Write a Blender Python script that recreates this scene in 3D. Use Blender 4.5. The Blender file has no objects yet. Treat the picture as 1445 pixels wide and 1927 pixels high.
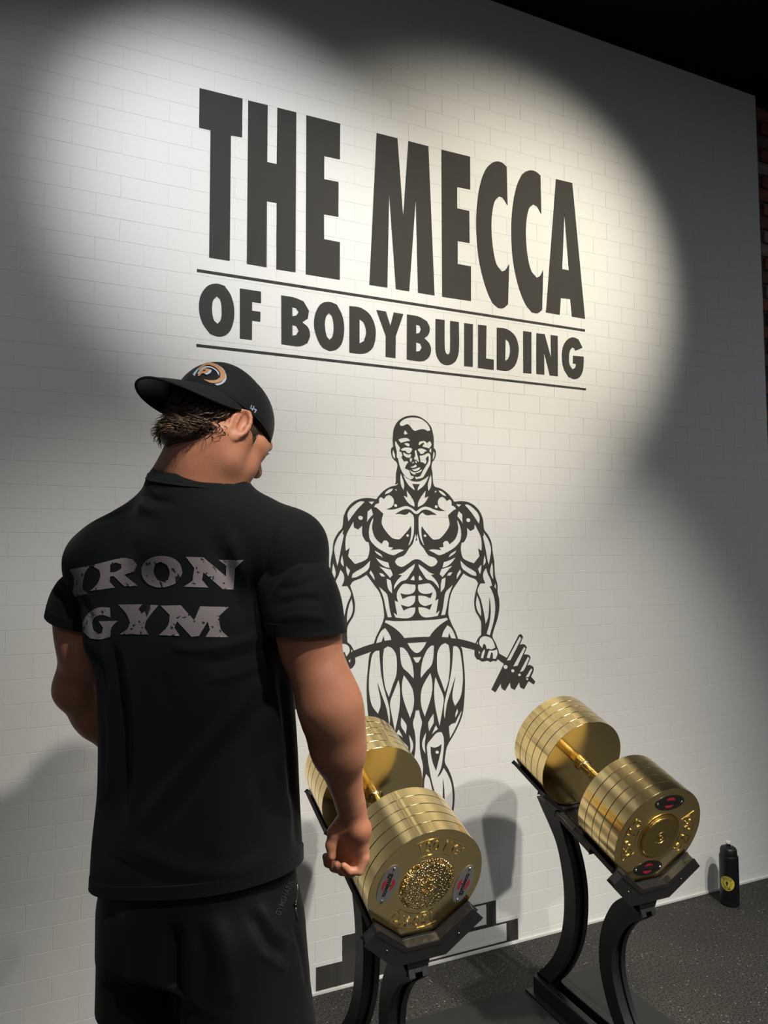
import bpy, bmesh, math, random
import numpy as np
from mathutils import Matrix, Vector
from mathutils.bvhtree import BVHTree

# ------------------------------------------------------------------ camera
# world: x along the white wall, y into the wall (wall face y = 0), z up
W, H, FPX = 1445.0, 1927.0, 1370.0
YAW, PITCH, ROLL = math.radians(24.1), math.radians(3.588), math.radians(-0.175)
CAM = np.array([0.0, -2.4735, 1.5])
_cy, _sy, _cp, _sp = math.cos(YAW), math.sin(YAW), math.cos(PITCH), math.sin(PITCH)
_f = np.array([_sy*_cp, _cy*_cp, _sp]); _r = np.array([_cy, -_sy, 0.0]); _u = np.cross(_r, _f)
_cr, _sr = math.cos(ROLL), math.sin(ROLL)
CR, CU, CF = _cr*_r + _sr*_u, -_sr*_r + _cr*_u, _f

scene = bpy.context.scene
cam_data = bpy.data.cameras.new('camera')
cam_data.sensor_fit = 'HORIZONTAL'; cam_data.sensor_width = 36.0
cam_data.lens = 36.0*FPX/W; cam_data.clip_start = 0.05
cam = bpy.data.objects.new('camera', cam_data)
m = Matrix.Identity(4)
for i in range(3):
    m[i][0], m[i][1], m[i][2], m[i][3] = CR[i], CU[i], -CF[i], CAM[i]
cam.matrix_world = m
scene.collection.objects.link(cam); scene.camera = cam

# ------------------------------------------------------------------ world, lights, exposure
world = bpy.data.worlds.new('gym_ambient'); scene.world = world; world.use_nodes = True
world.node_tree.nodes['Background'].inputs[0].default_value = (0.80, 0.88, 1.0, 1)
world.node_tree.nodes['Background'].inputs[1].default_value = 0.075

def spot(name, loc, aim, power, color, size_deg, blend, radius=0.05):
    d = bpy.data.lights.new(name, 'SPOT'); d.energy = power; d.color = color
    d.spot_size = math.radians(size_deg); d.spot_blend = blend; d.shadow_soft_size = radius
    o = bpy.data.objects.new(name, d); o.location = loc
    o.rotation_euler = (Vector(aim) - Vector(loc)).to_track_quat('-Z', 'Y').to_euler()
    scene.collection.objects.link(o); return o
# ceiling track spots: narrow ones on the lettering, wider ones on the lower wall and floor
spot('track_spot_words_left',  (-0.45, -2.20, 3.66), (0.60, 0.0, 2.72), 265, (0.95, 0.96, 1.00), 35, 1.00)
spot('track_spot_words_mid',   (-1.00, -2.65, 3.66), (0.30, 0.0, 2.25), 34,  (0.97, 0.98, 1.00), 40, 0.50)
spot('track_spot_words_right', (3.15, -2.70, 3.66),  (1.66, 0.0, 2.62), 505, (1.00, 0.94, 0.80), 37, 1.00)
spot('track_spot_low_mid',     (0.72, -3.05, 3.66),  (0.52, 0.0, 0.10), 205, (1.00, 0.97, 0.91), 46, 0.66)
spot('track_spot_low_far',     (2.05, -3.40, 3.66),  (1.25, 0.0, -2.41), 580, (1.00, 0.96, 0.89), 52, 1.00)
spot('track_spot_low_right',   (1.85, -2.60, 3.66),  (1.45, 0.0, -0.31), 330, (1.00, 0.96, 0.89), 57, 0.80)
spot('added_neck_spot',         (0.16, -3.10, 3.62),  (0.33, -1.14, 1.66), 200, (1.00, 0.96, 0.89), 12, 0.90)  # added narrow spot, not a known lamp: brightens the man's neck
# added area lights out of view: lift the ambient level, streak the gold
def fill_strip(name, loc, length, power):
    d = bpy.data.lights.new(name, 'AREA'); d.shape = 'RECTANGLE'; d.size = length; d.size_y = 0.16; d.energy = power; d.color = (0.86, 0.92, 1.0)
    o = bpy.data.objects.new(name, d); o.location = loc; COL0.objects.link(o)
COL0 = scene.collection
fill_strip('fill_strip_near', (2.6, -4.9, 3.80), 1.5, 26)
fill_strip('fill_strip_far', (-1.2, -5.4, 3.80), 1.5, 26)
fill_strip('fill_strip_side', (5.2, -3.4, 3.80), 1.5, 22)

vs = scene.view_settings
vs.view_transform = 'Standard'; vs.look = 'None'; vs.gamma = 1.0; vs.use_curve_mapping = False
vs.exposure = 0.0

# ------------------------------------------------------------------ helpers
COL = scene.collection
def ray(px, py):
    return CR*((px - W/2)/FPX) - CU*((py - H/2)/FPX) + CF
def at(px, py, depth):
    return CAM + ray(px, py)*depth
def wall_pt(px, py):
    r = ray(px, py); p = CAM + r*(-CAM[1]/r[1]); return (p[0], p[2])

def link(o, parent=None):
    COL.objects.link(o)
    if parent is not None: o.parent = parent
    return o
def obj(name, mesh, mat=None, parent=None, smooth=None):
    o = bpy.data.objects.new(name, mesh)
    if mat is not None:
        mesh.materials.clear(); mesh.materials.append(mat)
    if smooth is not None:
        mesh.polygons.foreach_set('use_smooth', [smooth]*len(mesh.polygons))
    return link(o, parent)
def empty(name, loc=(0, 0, 0), parent=None):
    o = bpy.data.objects.new(name, None); o.location = loc; o.empty_display_size = 0.1
    return link(o, parent)
def tag(o, label=None, cat=None, group=None, kind=None):
    if label: o['label'] = label
    if cat: o['category'] = cat
    if group: o['group'] = group
    if kind: o['kind'] = kind
    return o
def pydata(name, v, f):
    me = bpy.data.meshes.new(name); me.from_pydata([tuple(map(float, p)) for p in v], [], [tuple(map(int, q)) for q in f]); me.update(); return me
def bm_mesh(name, bm):
    me = bpy.data.meshes.new(name); bmesh.ops.recalc_face_normals(bm, faces=bm.faces); bm.to_mesh(me); bm.free(); return me
def add_box(bm, lo, hi, bevel=0.0):
    r = bmesh.ops.create_cube(bm, size=1.0); vs_ = r['verts']
    for v in vs_:
        v.co = Vector([lo[i] + (v.co[i] + 0.5)*(hi[i] - lo[i]) for i in range(3)])
    if bevel > 0:
        es = {e for v in vs_ for e in v.link_edges}
        bmesh.ops.bevel(bm, geom=list(es), offset=bevel, segments=2, affect='EDGES', profile=0.6)
def add_prism(bm, poly, fn, t0, t1):
    """closed 2-D outline swept between t0 and t1; fn(a, b, t) -> xyz"""
    n = len(poly)
    a = [bm.verts.new(fn(p[0], p[1], t0)) for p in poly]; b = [bm.verts.new(fn(p[0], p[1], t1)) for p in poly]
    for i in range(n):
        j = (i + 1) % n; bm.faces.new((a[i], a[j], b[j], b[i]))
    f1 = bm.faces.new(a); f2 = bm.faces.new(b[::-1])
    bmesh.ops.triangulate(bm, faces=[f1, f2])
def lathe(name, prof, seg=64):
    """profile [(r, z)] round local z"""
    v = []; f = []; n = len(prof)
    for i in range(seg):
        a = 2*math.pi*i/seg
        for r, z in prof: v.append((r*math.cos(a), r*math.sin(a), z))
    for i in range(seg):
        j = (i + 1) % seg
        for k in range(n - 1): f.append((i*n + k, j*n + k, j*n + k + 1, i*n + k + 1))
    me = pydata(name, v, f)
    bm = bmesh.new(); bm.from_mesh(me); bmesh.ops.remove_doubles(bm, verts=bm.verts, dist=1e-6)
    bmesh.ops.dissolve_degenerate(bm, edges=bm.edges, dist=1e-7)
    bmesh.ops.recalc_face_normals(bm, faces=bm.faces); bm.to_mesh(me); bm.free(); return me
def auto_smooth(me, deg=35):
    me.polygons.foreach_set('use_smooth', [True]*len(me.polygons))
    bm = bmesh.new(); bm.from_mesh(me); c = math.radians(deg)
    for e in bm.edges:
        if len(e.link_faces) == 2 and e.calc_face_angle(0) > c: e.smooth = False
    bm.to_mesh(me); bm.free()

def smooth_loop(pts, sub=4, corner=62):
    """closed Hermite loop that keeps sharp corners sharp"""
    P = np.array(pts, float); n = len(P); out = []
    nxt = np.roll(P, -1, 0) - P; prv = P - np.roll(P, 1, 0)
    ang = []
    for i in range(n):
        a, b = prv[i], nxt[i]; c = np.dot(a, b)/(np.linalg.norm(a)*np.linalg.norm(b) + 1e-12)
        ang.append(math.degrees(math.acos(max(-1, min(1, c)))))
    for i in range(n):
        j = (i + 1) % n; d = nxt[i]; L = np.linalg.norm(d)
        def tan(k):
            t = nxt[k] + prv[k]; return t/(np.linalg.norm(t) + 1e-12)*L
        t0 = d if ang[i] > corner else tan(i); t1 = d if ang[j] > corner else tan(j)
        for s in range(sub):
            u = s/sub
            out.append((2*u**3 - 3*u**2 + 1)*P[i] + (u**3 - 2*u**2 + u)*t0 + (-2*u**3 + 3*u**2)*P[j] + (u**3 - u**2)*t1)
    return [tuple(p) for p in out]
def circle_pts(cx, cy, r, n=14):
    return [(cx + r*math.cos(2*math.pi*i/n), cy + r*math.sin(2*math.pi*i/n)) for i in range(n)]
def fill_mesh(name, loops, thick=0.0):
    """even-odd filled flat shape in local xy, thickness along z"""
    cu = bpy.data.curves.new(name, 'CURVE'); cu.dimensions = '2D'; cu.fill_mode = 'BOTH' if thick > 0 else 'FRONT'; cu.extrude = thick/2
    for lp in loops:
        s = cu.splines.new('POLY'); s.points.add(len(lp) - 1); s.use_cyclic_u = True
        for p, q in zip(s.points, lp): p.co = (q[0], q[1], 0, 1)
    o = bpy.data.objects.new(name + '_tmp', cu); me = bpy.data.meshes.new_from_object(o)
    bpy.data.objects.remove(o); bpy.data.curves.remove(cu); me.name = name; return me
def text_mesh(name, body, size=1.0, extrude=0.0, align='CENTER', bold=0.0):
    cu = bpy.data.curves.new(name, 'FONT'); cu.body = body; cu.size = size; cu.extrude = extrude; cu.align_x = align; cu.align_y = 'CENTER'; cu.offset = bold
    cu.resolution_u = 3
    o = bpy.data.objects.new(name + '_tmp', cu); me = bpy.data.meshes.new_from_object(o)
    bpy.data.objects.remove(o); bpy.data.curves.remove(cu); me.name = name; return me
def map_verts(me, fn):
    for v in me.vertices: v.co = fn(v.co.x, v.co.y, v.co.z)
    me.update()

# ------------------------------------------------------------------ materials
def new_mat(name):
    mt = bpy.data.materials.new(name); mt.use_nodes = True
    return mt, mt.node_tree, mt.node_tree.nodes['Principled BSDF']
def N(nt, kind, **kw):
    n = nt.nodes.new(kind)
    for k, v in kw.items():
        if k.startswith('i_'): n.inputs[k[2:].replace('_', ' ')].default_value = v
        else: setattr(n, k, v)
    return n
def plain(name, col, rough=0.5, metal=0.0, spec=0.5, noise=0.0, nscale=40, bump=0.0, bscale=200, sheen=0.0, stretch=None):
    mt, nt, b = new_mat(name)
    b.inputs['Base Color'].default_value = (*col, 1); b.inputs['Roughness'].default_value = rough
    b.inputs['Metallic'].default_value = metal; b.inputs['Specular IOR Level'].default_value = spec
    if sheen: b.inputs['Sheen Weight'].default_value = sheen
    tc = N(nt, 'ShaderNodeTexCoord'); src = tc.outputs['Object']
    if stretch:
        mp = N(nt, 'ShaderNodeMapping'); mp.inputs['Scale'].default_value = stretch
        nt.links.new(src, mp.inputs[0]); src = mp.outputs[0]
    if noise:
        nz = N(nt, 'ShaderNodeTexNoise'); nz.inputs['Scale'].default_value = nscale; nz.inputs['Detail'].default_value = 6
        nt.links.new(src, nz.inputs['Vector'])
        mx = N(nt, 'ShaderNodeMix', data_type='RGBA')
        mx.inputs['A'].default_value = (*[c*(1 - noise) for c in col], 1); mx.inputs['B'].default_value = (*[min(1, c*(1 + noise)) for c in col], 1)
        nt.links.new(nz.outputs['Fac'], mx.inputs['Factor']); nt.links.new(mx.outputs['Result'], b.inputs['Base Color'])
    if bump:
        nz2 = N(nt, 'ShaderNodeTexNoise'); nz2.inputs['Scale'].default_value = bscale; nz2.inputs['Detail'].default_value = 4
        nt.links.new(src, nz2.inputs['Vector'])
        bp = N(nt, 'ShaderNodeBump'); bp.inputs['Strength'].default_value = bump; bp.inputs['Distance'].default_value = 0.001
        nt.links.new(nz2.outputs['Fac'], bp.inputs['Height']); nt.links.new(bp.outputs['Normal'], b.inputs['Normal'])
    return mt
M = {}
M['brick_white'] = plain('painted_block_white', (0.80, 0.785, 0.74), 0.62, noise=0.035, nscale=16, bump=0.35, bscale=60, stretch=(14, 3, 3.0))
M['joint_white'] = plain('joint_white', (0.74, 0.73, 0.69), 0.8)
M['vinyl'] = plain('dark_grey_paint', (0.050, 0.047, 0.042), 0.72, spec=0.18, bump=0.3, bscale=90, stretch=(6, 3, 2.0), noise=0.08, nscale=6)
M['ceiling'] = plain('black_ceiling_paint', (0.006, 0.006, 0.006), 0.9, spec=0.1)
M['skirting'] = plain('white_skirting', (0.72, 0.71, 0.67), 0.5)
M['frame_black'] = plain('black_powder_coat', (0.010, 0.010, 0.0105), 0.42, spec=0.45, bump=0.15, bscale=700)
M['frame_edge'] = plain('worn_black_edge', (0.016, 0.016, 0.016), 0.28, spec=0.6, bump=0.4, bscale=160)
M['liner'] = plain('smoky_rubber_liner', (0.018, 0.017, 0.015), 0.22, spec=0.6, noise=0.4, nscale=60, bump=0.3, bscale=90)
M['mat'] = plain('smooth_black_mat', (0.021, 0.022, 0.021), 0.62, spec=0.35, noise=0.25, nscale=5)
M['bottle'] = plain('matt_black_plastic', (0.006, 0.006, 0.007), 0.38, spec=0.4)
M['bottle_lid'] = plain('black_lid_plastic', (0.008, 0.008, 0.009), 0.45, spec=0.4)
M['nozzle'] = plain('pale_nozzle', (0.75, 0.72, 0.62), 0.4)
M['yellow'] = plain('yellow_print', (0.55, 0.47, 0.06), 0.5)
M['ink'] = plain('black_print', (0.01, 0.01, 0.01), 0.5)
M['red'] = plain('red_print', (0.36, 0.018, 0.03), 0.4)
M['silver'] = plain('silver_badge', (0.20, 0.195, 0.185), 0.38, metal=0.3, bump=0.1, bscale=300)
M['steel'] = plain('dark_steel', (0.10, 0.10, 0.10), 0.35, metal=1.0)
M['screw'] = plain('bright_screw', (0.9, 0.88, 0.82), 0.12, metal=1.0)

def gold_mat(name, col, rough, aniso, bump=0.0, bscale=90, scratches=0.0):
    mt, nt, b = new_mat(name)
    b.inputs['Base Color'].default_value = (*col, 1); b.inputs['Metallic'].default_value = 1.0
    b.inputs['Roughness'].default_value = rough; b.inputs['Anisotropic'].default_value = aniso; b.inputs['Anisotropic Rotation'].default_value = 0.25
    tg = N(nt, 'ShaderNodeTangent', direction_type='RADIAL', axis='Z'); nt.links.new(tg.outputs[0], b.inputs['Tangent'])
    tc = N(nt, 'ShaderNodeTexCoord')
    nz = N(nt, 'ShaderNodeTexNoise'); nz.inputs['Scale'].default_value = 9; nz.inputs['Detail'].default_value = 5
    nt.links.new(tc.outputs['Object'], nz.inputs['Vector'])
    mr = N(nt, 'ShaderNodeMapRange'); mr.inputs['To Min'].default_value = rough*0.75; mr.inputs['To Max'].default_value = rough*1.35
    nt.links.new(nz.outputs['Fac'], mr.inputs['Value']); nt.links.new(mr.outputs[0], b.inputs['Roughness'])
    if bump:
        v = N(nt, 'ShaderNodeTexVoronoi'); v.inputs['Scale'].default_value = bscale
        nt.links.new(tc.outputs['Object'], v.inputs['Vector'])
        bp = N(nt, 'ShaderNodeBump'); bp.inputs['Strength'].default_value = bump; bp.inputs['Distance'].default_value = 0.006 if bump > 0.9 else 0.002
        nt.links.new(v.outputs['Distance'], bp.inputs['Height']); nt.links.new(bp.outputs['Normal'], b.inputs['Normal'])
    return mt
M['gold'] = gold_mat('polished_gold', (0.97, 0.75, 0.35), 0.14, 0.88)
M['gold_cast'] = gold_mat('cast_gold', (0.84, 0.64, 0.28), 0.22, 0.0, bump=1.0, bscale=210)
M['gold_dull'] = gold_mat('dull_cast_gold', (0.62, 0.45, 0.16), 0.24, 0.0, bump=0.35, bscale=120)
M['handle'] = gold_mat('knurled_gold', (0.86, 0.64, 0.28), 0.20, 0.3)

def floor_mat():
    mt, nt, b = new_mat('speckled_rubber_floor')
    b.inputs['Roughness'].default_value = 0.78; b.inputs['Specular IOR Level'].default_value = 0.3
    tc = N(nt, 'ShaderNodeTexCoord')
    n1 = N(nt, 'ShaderNodeTexNoise'); n1.inputs['Scale'].default_value = 150; n1.inputs['Detail'].default_value = 6
    n2 = N(nt, 'ShaderNodeTexNoise'); n2.inputs['Scale'].default_value = 4; n2.inputs['Detail'].default_value = 6
    v = N(nt, 'ShaderNodeTexVoronoi'); v.inputs['Scale'].default_value = 95
    for n in (n1, n2, v): nt.links.new(tc.outputs['Object'], n.inputs['Vector'])
    r1 = N(nt, 'ShaderNodeValToRGB'); r1.color_ramp.elements[0].position = 0.35; r1.color_ramp.elements[1].position = 0.72
    r1.color_ramp.elements[0].color = (0.010, 0.0095, 0.0085, 1); r1.color_ramp.elements[1].color = (0.095, 0.088, 0.076, 1)
    nt.links.new(n1.outputs['Fac'], r1.inputs['Fac'])
    sp = N(nt, 'ShaderNodeValToRGB'); sp.color_ramp.elements[0].position = 0.0; sp.color_ramp.elements[1].position = 0.30
    sp.color_ramp.elements[0].color = (1, 1, 1, 1); sp.color_ramp.elements[1].color = (0, 0, 0, 1)
    nt.links.new(v.outputs['Distance'], sp.inputs['Fac'])
    v2 = N(nt, 'ShaderNodeMath', operation='GREATER_THAN'); v2.inputs[1].default_value = 0.90
    sc = N(nt, 'ShaderNodeSeparateColor'); nt.links.new(v.outputs['Color'], sc.inputs[0]); nt.links.new(sc.outputs[0], v2.inputs[0])
    ml = N(nt, 'ShaderNodeMath', operation='MULTIPLY'); nt.links.new(sp.outputs[0], ml.inputs[0]); nt.links.new(v2.outputs[0], ml.inputs[1])
    m1 = N(nt, 'ShaderNodeMix', data_type='RGBA', blend_type='MULTIPLY'); m1.inputs['Factor'].default_value = 0.6
    nt.links.new(r1.outputs[0], m1.inputs['A'])
    r2 = N(nt, 'ShaderNodeValToRGB'); r2.color_ramp.elements[0].color = (0.45, 0.45, 0.45, 1); r2.color_ramp.elements[1].color = (1.25, 1.25, 1.25, 1)
    nt.links.new(n2.outputs['Fac'], r2.inputs['Fac']); nt.links.new(r2.outputs[0], m1.inputs['B'])
    m2 = N(nt, 'ShaderNodeMix', data_type='RGBA'); m2.inputs['B'].default_value = (0.42, 0.40, 0.36, 1)
    nt.links.new(ml.outputs[0], m2.inputs['Factor']); nt.links.new(m1.outputs['Result'], m2.inputs['A'])
    nt.links.new(m2.outputs['Result'], b.inputs['Base Color'])
    bp = N(nt, 'ShaderNodeBump'); bp.inputs['Strength'].default_value = 0.7; bp.inputs['Distance'].default_value = 0.002
    nt.links.new(n1.outputs['Fac'], bp.inputs['Height']); nt.links.new(bp.outputs['Normal'], b.inputs['Normal'])
    return mt
M['floor'] = floor_mat()

def red_brick_mat():
    mt, nt, b = new_mat('red_brick'); b.inputs['Roughness'].default_value = 0.85
    oi = N(nt, 'ShaderNodeObjectInfo'); r = N(nt, 'ShaderNodeValToRGB'); r.color_ramp.interpolation = 'CONSTANT'
    cols = [(0.34, 0.115, 0.070), (0.24, 0.105, 0.075), (0.42, 0.165, 0.095), (0.20, 0.140, 0.115), (0.40, 0.32, 0.26), (0.30, 0.095, 0.060)]
    r.color_ramp.elements[0].color = (*cols[0], 1); r.color_ramp.elements[1].color = (*cols[1], 1); r.color_ramp.elements[1].position = 0.2
    for k, c in enumerate(cols[2:]):
        e = r.color_ramp.elements.new(0.36 + 0.16*k); e.color = (*c, 1)
    nt.links.new(oi.outputs['Random'], r.inputs['Fac'])
    tc = N(nt, 'ShaderNodeTexCoord'); nz = N(nt, 'ShaderNodeTexNoise'); nz.inputs['Scale'].default_value = 45; nz.inputs['Detail'].default_value = 6
    nt.links.new(tc.outputs['Object'], nz.inputs['Vector'])
    mx = N(nt, 'ShaderNodeMix', data_type='RGBA', blend_type='MULTIPLY'); mx.inputs['Factor'].default_value = 0.7
    nt.links.new(r.outputs[0], mx.inputs['A']); nt.links.new(nz.outputs['Fac'], mx.inputs['B']); nt.links.new(mx.outputs['Result'], b.inputs['Base Color'])
    bp = N(nt, 'ShaderNodeBump'); bp.inputs['Strength'].default_value = 0.6; bp.inputs['Distance'].default_value = 0.004
    nt.links.new(nz.outputs['Fac'], bp.inputs['Height']); nt.links.new(bp.outputs['Normal'], b.inputs['Normal'])
    return mt
M['red_brick'] = red_brick_mat()
M['mortar'] = plain('dark_mortar', (0.09, 0.08, 0.07), 0.95)

# ------------------------------------------------------------------ the room
WALL_X0, WALL_X1, WALL_TOP = -1.6, 3.177, 3.832
bm = bmesh.new(); add_box(bm, (-4.0, -6.0, -0.05), (6.5, 1.2, 0.0))
tag(obj('floor', bm_mesh('floor', bm), M['floor']), 'dark grey speckled rubber gym floor', kind='structure')
bm = bmesh.new(); add_box(bm, (-4.0, -6.0, 3.836), (6.5, 1.2, 3.9))
tag(obj('ceiling', bm_mesh('ceiling', bm), M['ceiling']), 'black painted ceiling above the white wall', kind='structure')

bm = bmesh.new(); add_box(bm, (WALL_X0, 0.0008, 0.0), (WALL_X1, 0.12, WALL_TOP))
wall_back = tag(obj('wall_back', bm_mesh('wall_back', bm), M['joint_white']), 'white painted wall of shallow blocks in running bond', kind='structure')
BW, BH, GAP = 0.1505, 0.0737, 0.0016
def brick_verts(x0, x1, z0, z1, yf=0.0, yb=0.004, c=0.0005):
    v = [(x0, yb, z0), (x1, yb, z0), (x1, yb, z1), (x0, yb, z1), (x0, yf + c, z0), (x1, yf + c, z0), (x1, yf + c, z1), (x0, yf + c, z1),
         (x0 + c, yf, z0 + c), (x1 - c, yf, z0 + c), (x1 - c, yf, z1 - c), (x0 + c, yf, z1 - c)]
    f = [(8, 9, 10, 11), (4, 5, 9, 8), (5, 6, 10, 9), (6, 7, 11, 10), (7, 4, 8, 11), (0, 1, 5, 4), (1, 2, 6, 5), (2, 3, 7, 6), (3, 0, 4, 7)]
    return v, f
def proj(p):
    d = np.array(p) - CAM; z = d @ CF
    return W/2 + FPX*(d @ CR)/z, H/2 - FPX*(d @ CU)/z, z
bricks = []
row = 0; z = 0.031 - BH
while z < WALL_TOP:
    x = WALL_X0 - (BW/2 if row % 2 else 0) + 0.0315
    while x < WALL_X1:
        xa, xb, za, zb = max(x + GAP/2, WALL_X0), min(x + BW - GAP/2, WALL_X1), max(z + GAP/2, 0), min(z + BH - GAP/2, WALL_TOP)
        if xb - xa > 0.01 and zb - za > 0.008: bricks.append((xa, xb, za, zb))
        x += BW
    z += BH; row += 1
def brick_score(b):
    px, py, d = proj(((b[0] + b[1])/2, 0, (b[2] + b[3])/2))
    if d < 0.3 or not (-30 < px < W + 30 and -20 < py < H + 20): return -1
    if 190 < px < 560 and 900 < py: return -1            # behind the man
    full = (b[1] - b[0] > BW - GAP - 1e-4) and (b[3] - b[2] > BH - GAP - 1e-4)
    return (1.0/d**3) if full else -1
order = sorted(range(len(bricks)), key=lambda i: -brick_score(bricks[i]))
own = set(i for i in order[:300] if brick_score(bricks[i]) > 0)
v, f = brick_verts(-(BW - GAP)/2, (BW - GAP)/2, -(BH - GAP)/2, (BH - GAP)/2)
brick_me = pydata('brick', v, f); brick_me.materials.append(M['brick_white'])
V, Fc = [], []
for i, b in enumerate(bricks):
    if i in own:
        o = bpy.data.objects.new('brick', brick_me); o.location = ((b[0] + b[1])/2, 0, (b[2] + b[3])/2); link(o, wall_back)
    else:
        v, f = brick_verts(*b); n0 = len(V); V += v; Fc += [tuple(k + n0 for k in q) for q in f]
tag(obj('brick_field', pydata('brick_field', V, Fc), M['brick_white'], wall_back), kind='stuff')

bm = bmesh.new(); add_box(bm, (WALL_X0, -0.006, 0.0), (WALL_X1, 0.0, 0.010), 0.0015)
tag(obj('baseboard_back', bm_mesh('baseboard_back', bm), M['skirting']), 'thin white strip along the foot of the white wall', kind='structure')

# red brick wall that goes on past the end of the white wall
bm = bmesh.new(); add_box(bm, (WALL_X1 - 0.05, 0.062, 0.0), (4.6, 0.2, 3.836))
wall_right = tag(obj('wall_right', bm_mesh('wall_right', bm), M['mortar']), 'red brick wall beyond the end of the white wall', kind='structure')
v, f = brick_verts(-0.106, 0.106, -0.0305, 0.0305, -0.008, 0.010, 0.003)
rb_me = pydata('red_brick', v, f); rb_me.materials.append(M['red_brick'])
random.seed(4)
for r in range(53):
    for c in range(4):
        x = WALL_X1 + 0.09 + 0.224*c - (0.112 if r % 2 else 0); zc = 0.036 + 0.0722*r
        if zc > 3.80 or x - 0.106 < WALL_X1 - 0.04: continue
        o = bpy.data.objects.new('brick', rb_me); o.location = (x, 0.056 + random.uniform(-0.003, 0.003), zc); link(o, wall_right)
# ------------------------------------------------------------------ painted lettering
def zz(ox, oy, s):
    return lambda pts: [(ox + x/s, oy + y/s) for x, y in pts]
ZA, ZB = zz(350, 140, 3.44), zz(680, 220, 3.211)
def on_wall(me, y):
    map_verts(me, lambda a, b, c: (a, y - c, b)); return me
def wall_shape(name, loops_px, parent, mat, y=-0.0010, thick=0.0012, smooth=True, corner=40):
    loops = []
    for lp in loops_px:
        q = [wall_pt(*p) for p in lp]
        loops.append(smooth_loop(q, 5, corner) if smooth else q)
    me = on_wall(fill_mesh(name, loops, thick), y)
    return obj(name, me, mat, parent)

lettering = empty('wall_lettering', (1.235, 0, 2.2))
tag(lettering, 'large dark grey painted words THE MECCA OF BODYBUILDING on the white wall', 'lettering')
def letter(loops, sm=True):
    o = wall_shape('letter', loops, None, M['vinyl'], smooth=sm); o.parent = lettering; o.matrix_parent_inverse = Matrix.Translation((-1.235, 0, -2.2)); return o
A_, B_ = ZA, ZB
letter([A_([(87,90),(365,158),(362,408),(290,395),(282,1207),(149,1186),(158,362),(84,345)])], False)
letter([A_([(402,170),(528,200),(525,568),(586,582),(591,216),(713,247),(708,1281),(584,1262),(586,833),(523,821),(521,1249),(393,1227)])], False)
letter([A_([(778,265),(997,320),(995,551),(894,529),(893,679),(986,697),(985,922),(892,906),(893,1067),(995,1087),(994,1330),(775,1294)])], False)
letter([B_([(92,98),(217,130),(252,610),(284,147),(404,178),(441,1079),(342,1063),(328,485),(288,1054),(208,1041),(167,455),(156,1032),(48,1015)])], False)
letter([B_([(484,199),(656,241),(657,440),(578,424),(578,553),(651,569),(653,763),(581,750),(581,889),(661,904),(661,1113),(488,1087)])], False)
letter([B_([(877,303),(882,535),(855,492),(833,481),(805,510),(788,590),(785,690),(795,800),(815,890),(848,935),(870,925),(892,890),(885,1133),(855,1157),(825,1155),(790,1120),(745,1010),(710,860),(695,700),(697,560),(715,420),(750,320),(790,278),(820,270),(850,278)])])
letter([B_([(1081,356),(1086,588),(1062,542),(1038,530),(1013,552),(997,620),(993,720),(1003,840),(1025,930),(1058,972),(1080,960),(1097,925),(1091,1166),(1065,1187),(1030,1182),(990,1130),(945,1010),(915,860),(906,700),(912,560),(935,430),(970,350),(1000,328),(1030,324),(1058,335)])])
letter([B_([(1175,377),(1273,400),(1350,1220),(1272,1207),(1262,1102),(1204,1094),(1197,1196),(1115,1182)]), B_([(1226,582),(1253,928),(1212,920)])], False)
letter([A_([(198,1355),(250,1370),(292,1435),(312,1530),(300,1625),(265,1682),(213,1698),(155,1680),(105,1610),(83,1520),(95,1430),(140,1370)]), A_([(198,1437),(220,1460),(230,1530),(224,1590),(203,1615),(180,1590),(168,1530),(174,1465)])])
letter([A_([(348,1386),(485,1407),(485,1482),(427,1473),(427,1530),(481,1538),(480,1601),(427,1594),(426,1719),(348,1710)])], False)
letter([A_([(616,1431),(700,1445),(760,1470),(795,1530),(788,1580),(752,1605),(790,1640),(802,1690),(785,1740),(735,1760),(617,1746)]), A_([(687,1507),(713,1515),(728,1540),(713,1562),(688,1566)]), A_([(688,1622),(713,1630),(728,1660),(713,1688),(688,1692)])])
letter([A_([(925,1473),(975,1490),(1010,1560),(1023,1640),(1010,1735),(975,1780),(930,1792),(880,1765),(845,1700),(828,1620),(840,1540),(875,1485)]), A_([(925,1545),(945,1570),(955,1640),(947,1698),(928,1718),(910,1695),(898,1625),(905,1570)])])
letter([A_([(1057,1500),(1125,1510),(1185,1550),(1220,1620),(1227,1690),(1210,1765),(1175,1800),(1130,1809),(1057,1801)]), A_([(1122,1585),(1150,1610),(1165,1670),(1152,1725),(1122,1742)])])
letter([B_([(90,1167),(147,1176),(175,1265),(195,1182),(253,1192),(207,1325),(205,1458),(146,1450),(147,1325)])], False)
letter([B_([(275,1194),(345,1207),(395,1235),(412,1275),(405,1315),(380,1338),(410,1370),(420,1410),(405,1455),(365,1477),(274,1466)]), B_([(330,1255),(352,1262),(358,1283),(350,1305),(330,1310)]), B_([(330,1362),(355,1370),(364,1393),(352,1415),(330,1418)])])
letter([B_([(448,1221),(502,1228),(503,1400),(510,1428),(521,1436),(533,1425),(536,1400),(536,1233),(588,1240),(588,1410),(575,1465),(550,1492),(515,1500),(480,1485),(455,1445),(448,1400)])])
letter([B_([(621,1246),(673,1253),(672,1511),(621,1506)])], False)
letter([B_([(705,1256),(755,1262),(752,1460),(799,1467),(798,1529),(705,1517)])], False)
letter([B_([(818,1273),(875,1282),(925,1320),(948,1385),(945,1450),(925,1505),(885,1534),(818,1528)]), B_([(870,1340),(890,1362),(898,1405),(890,1455),(868,1475)])])
letter([B_([(977,1294),(1026,1301),(1026,1551),(978,1547)])], False)
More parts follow.
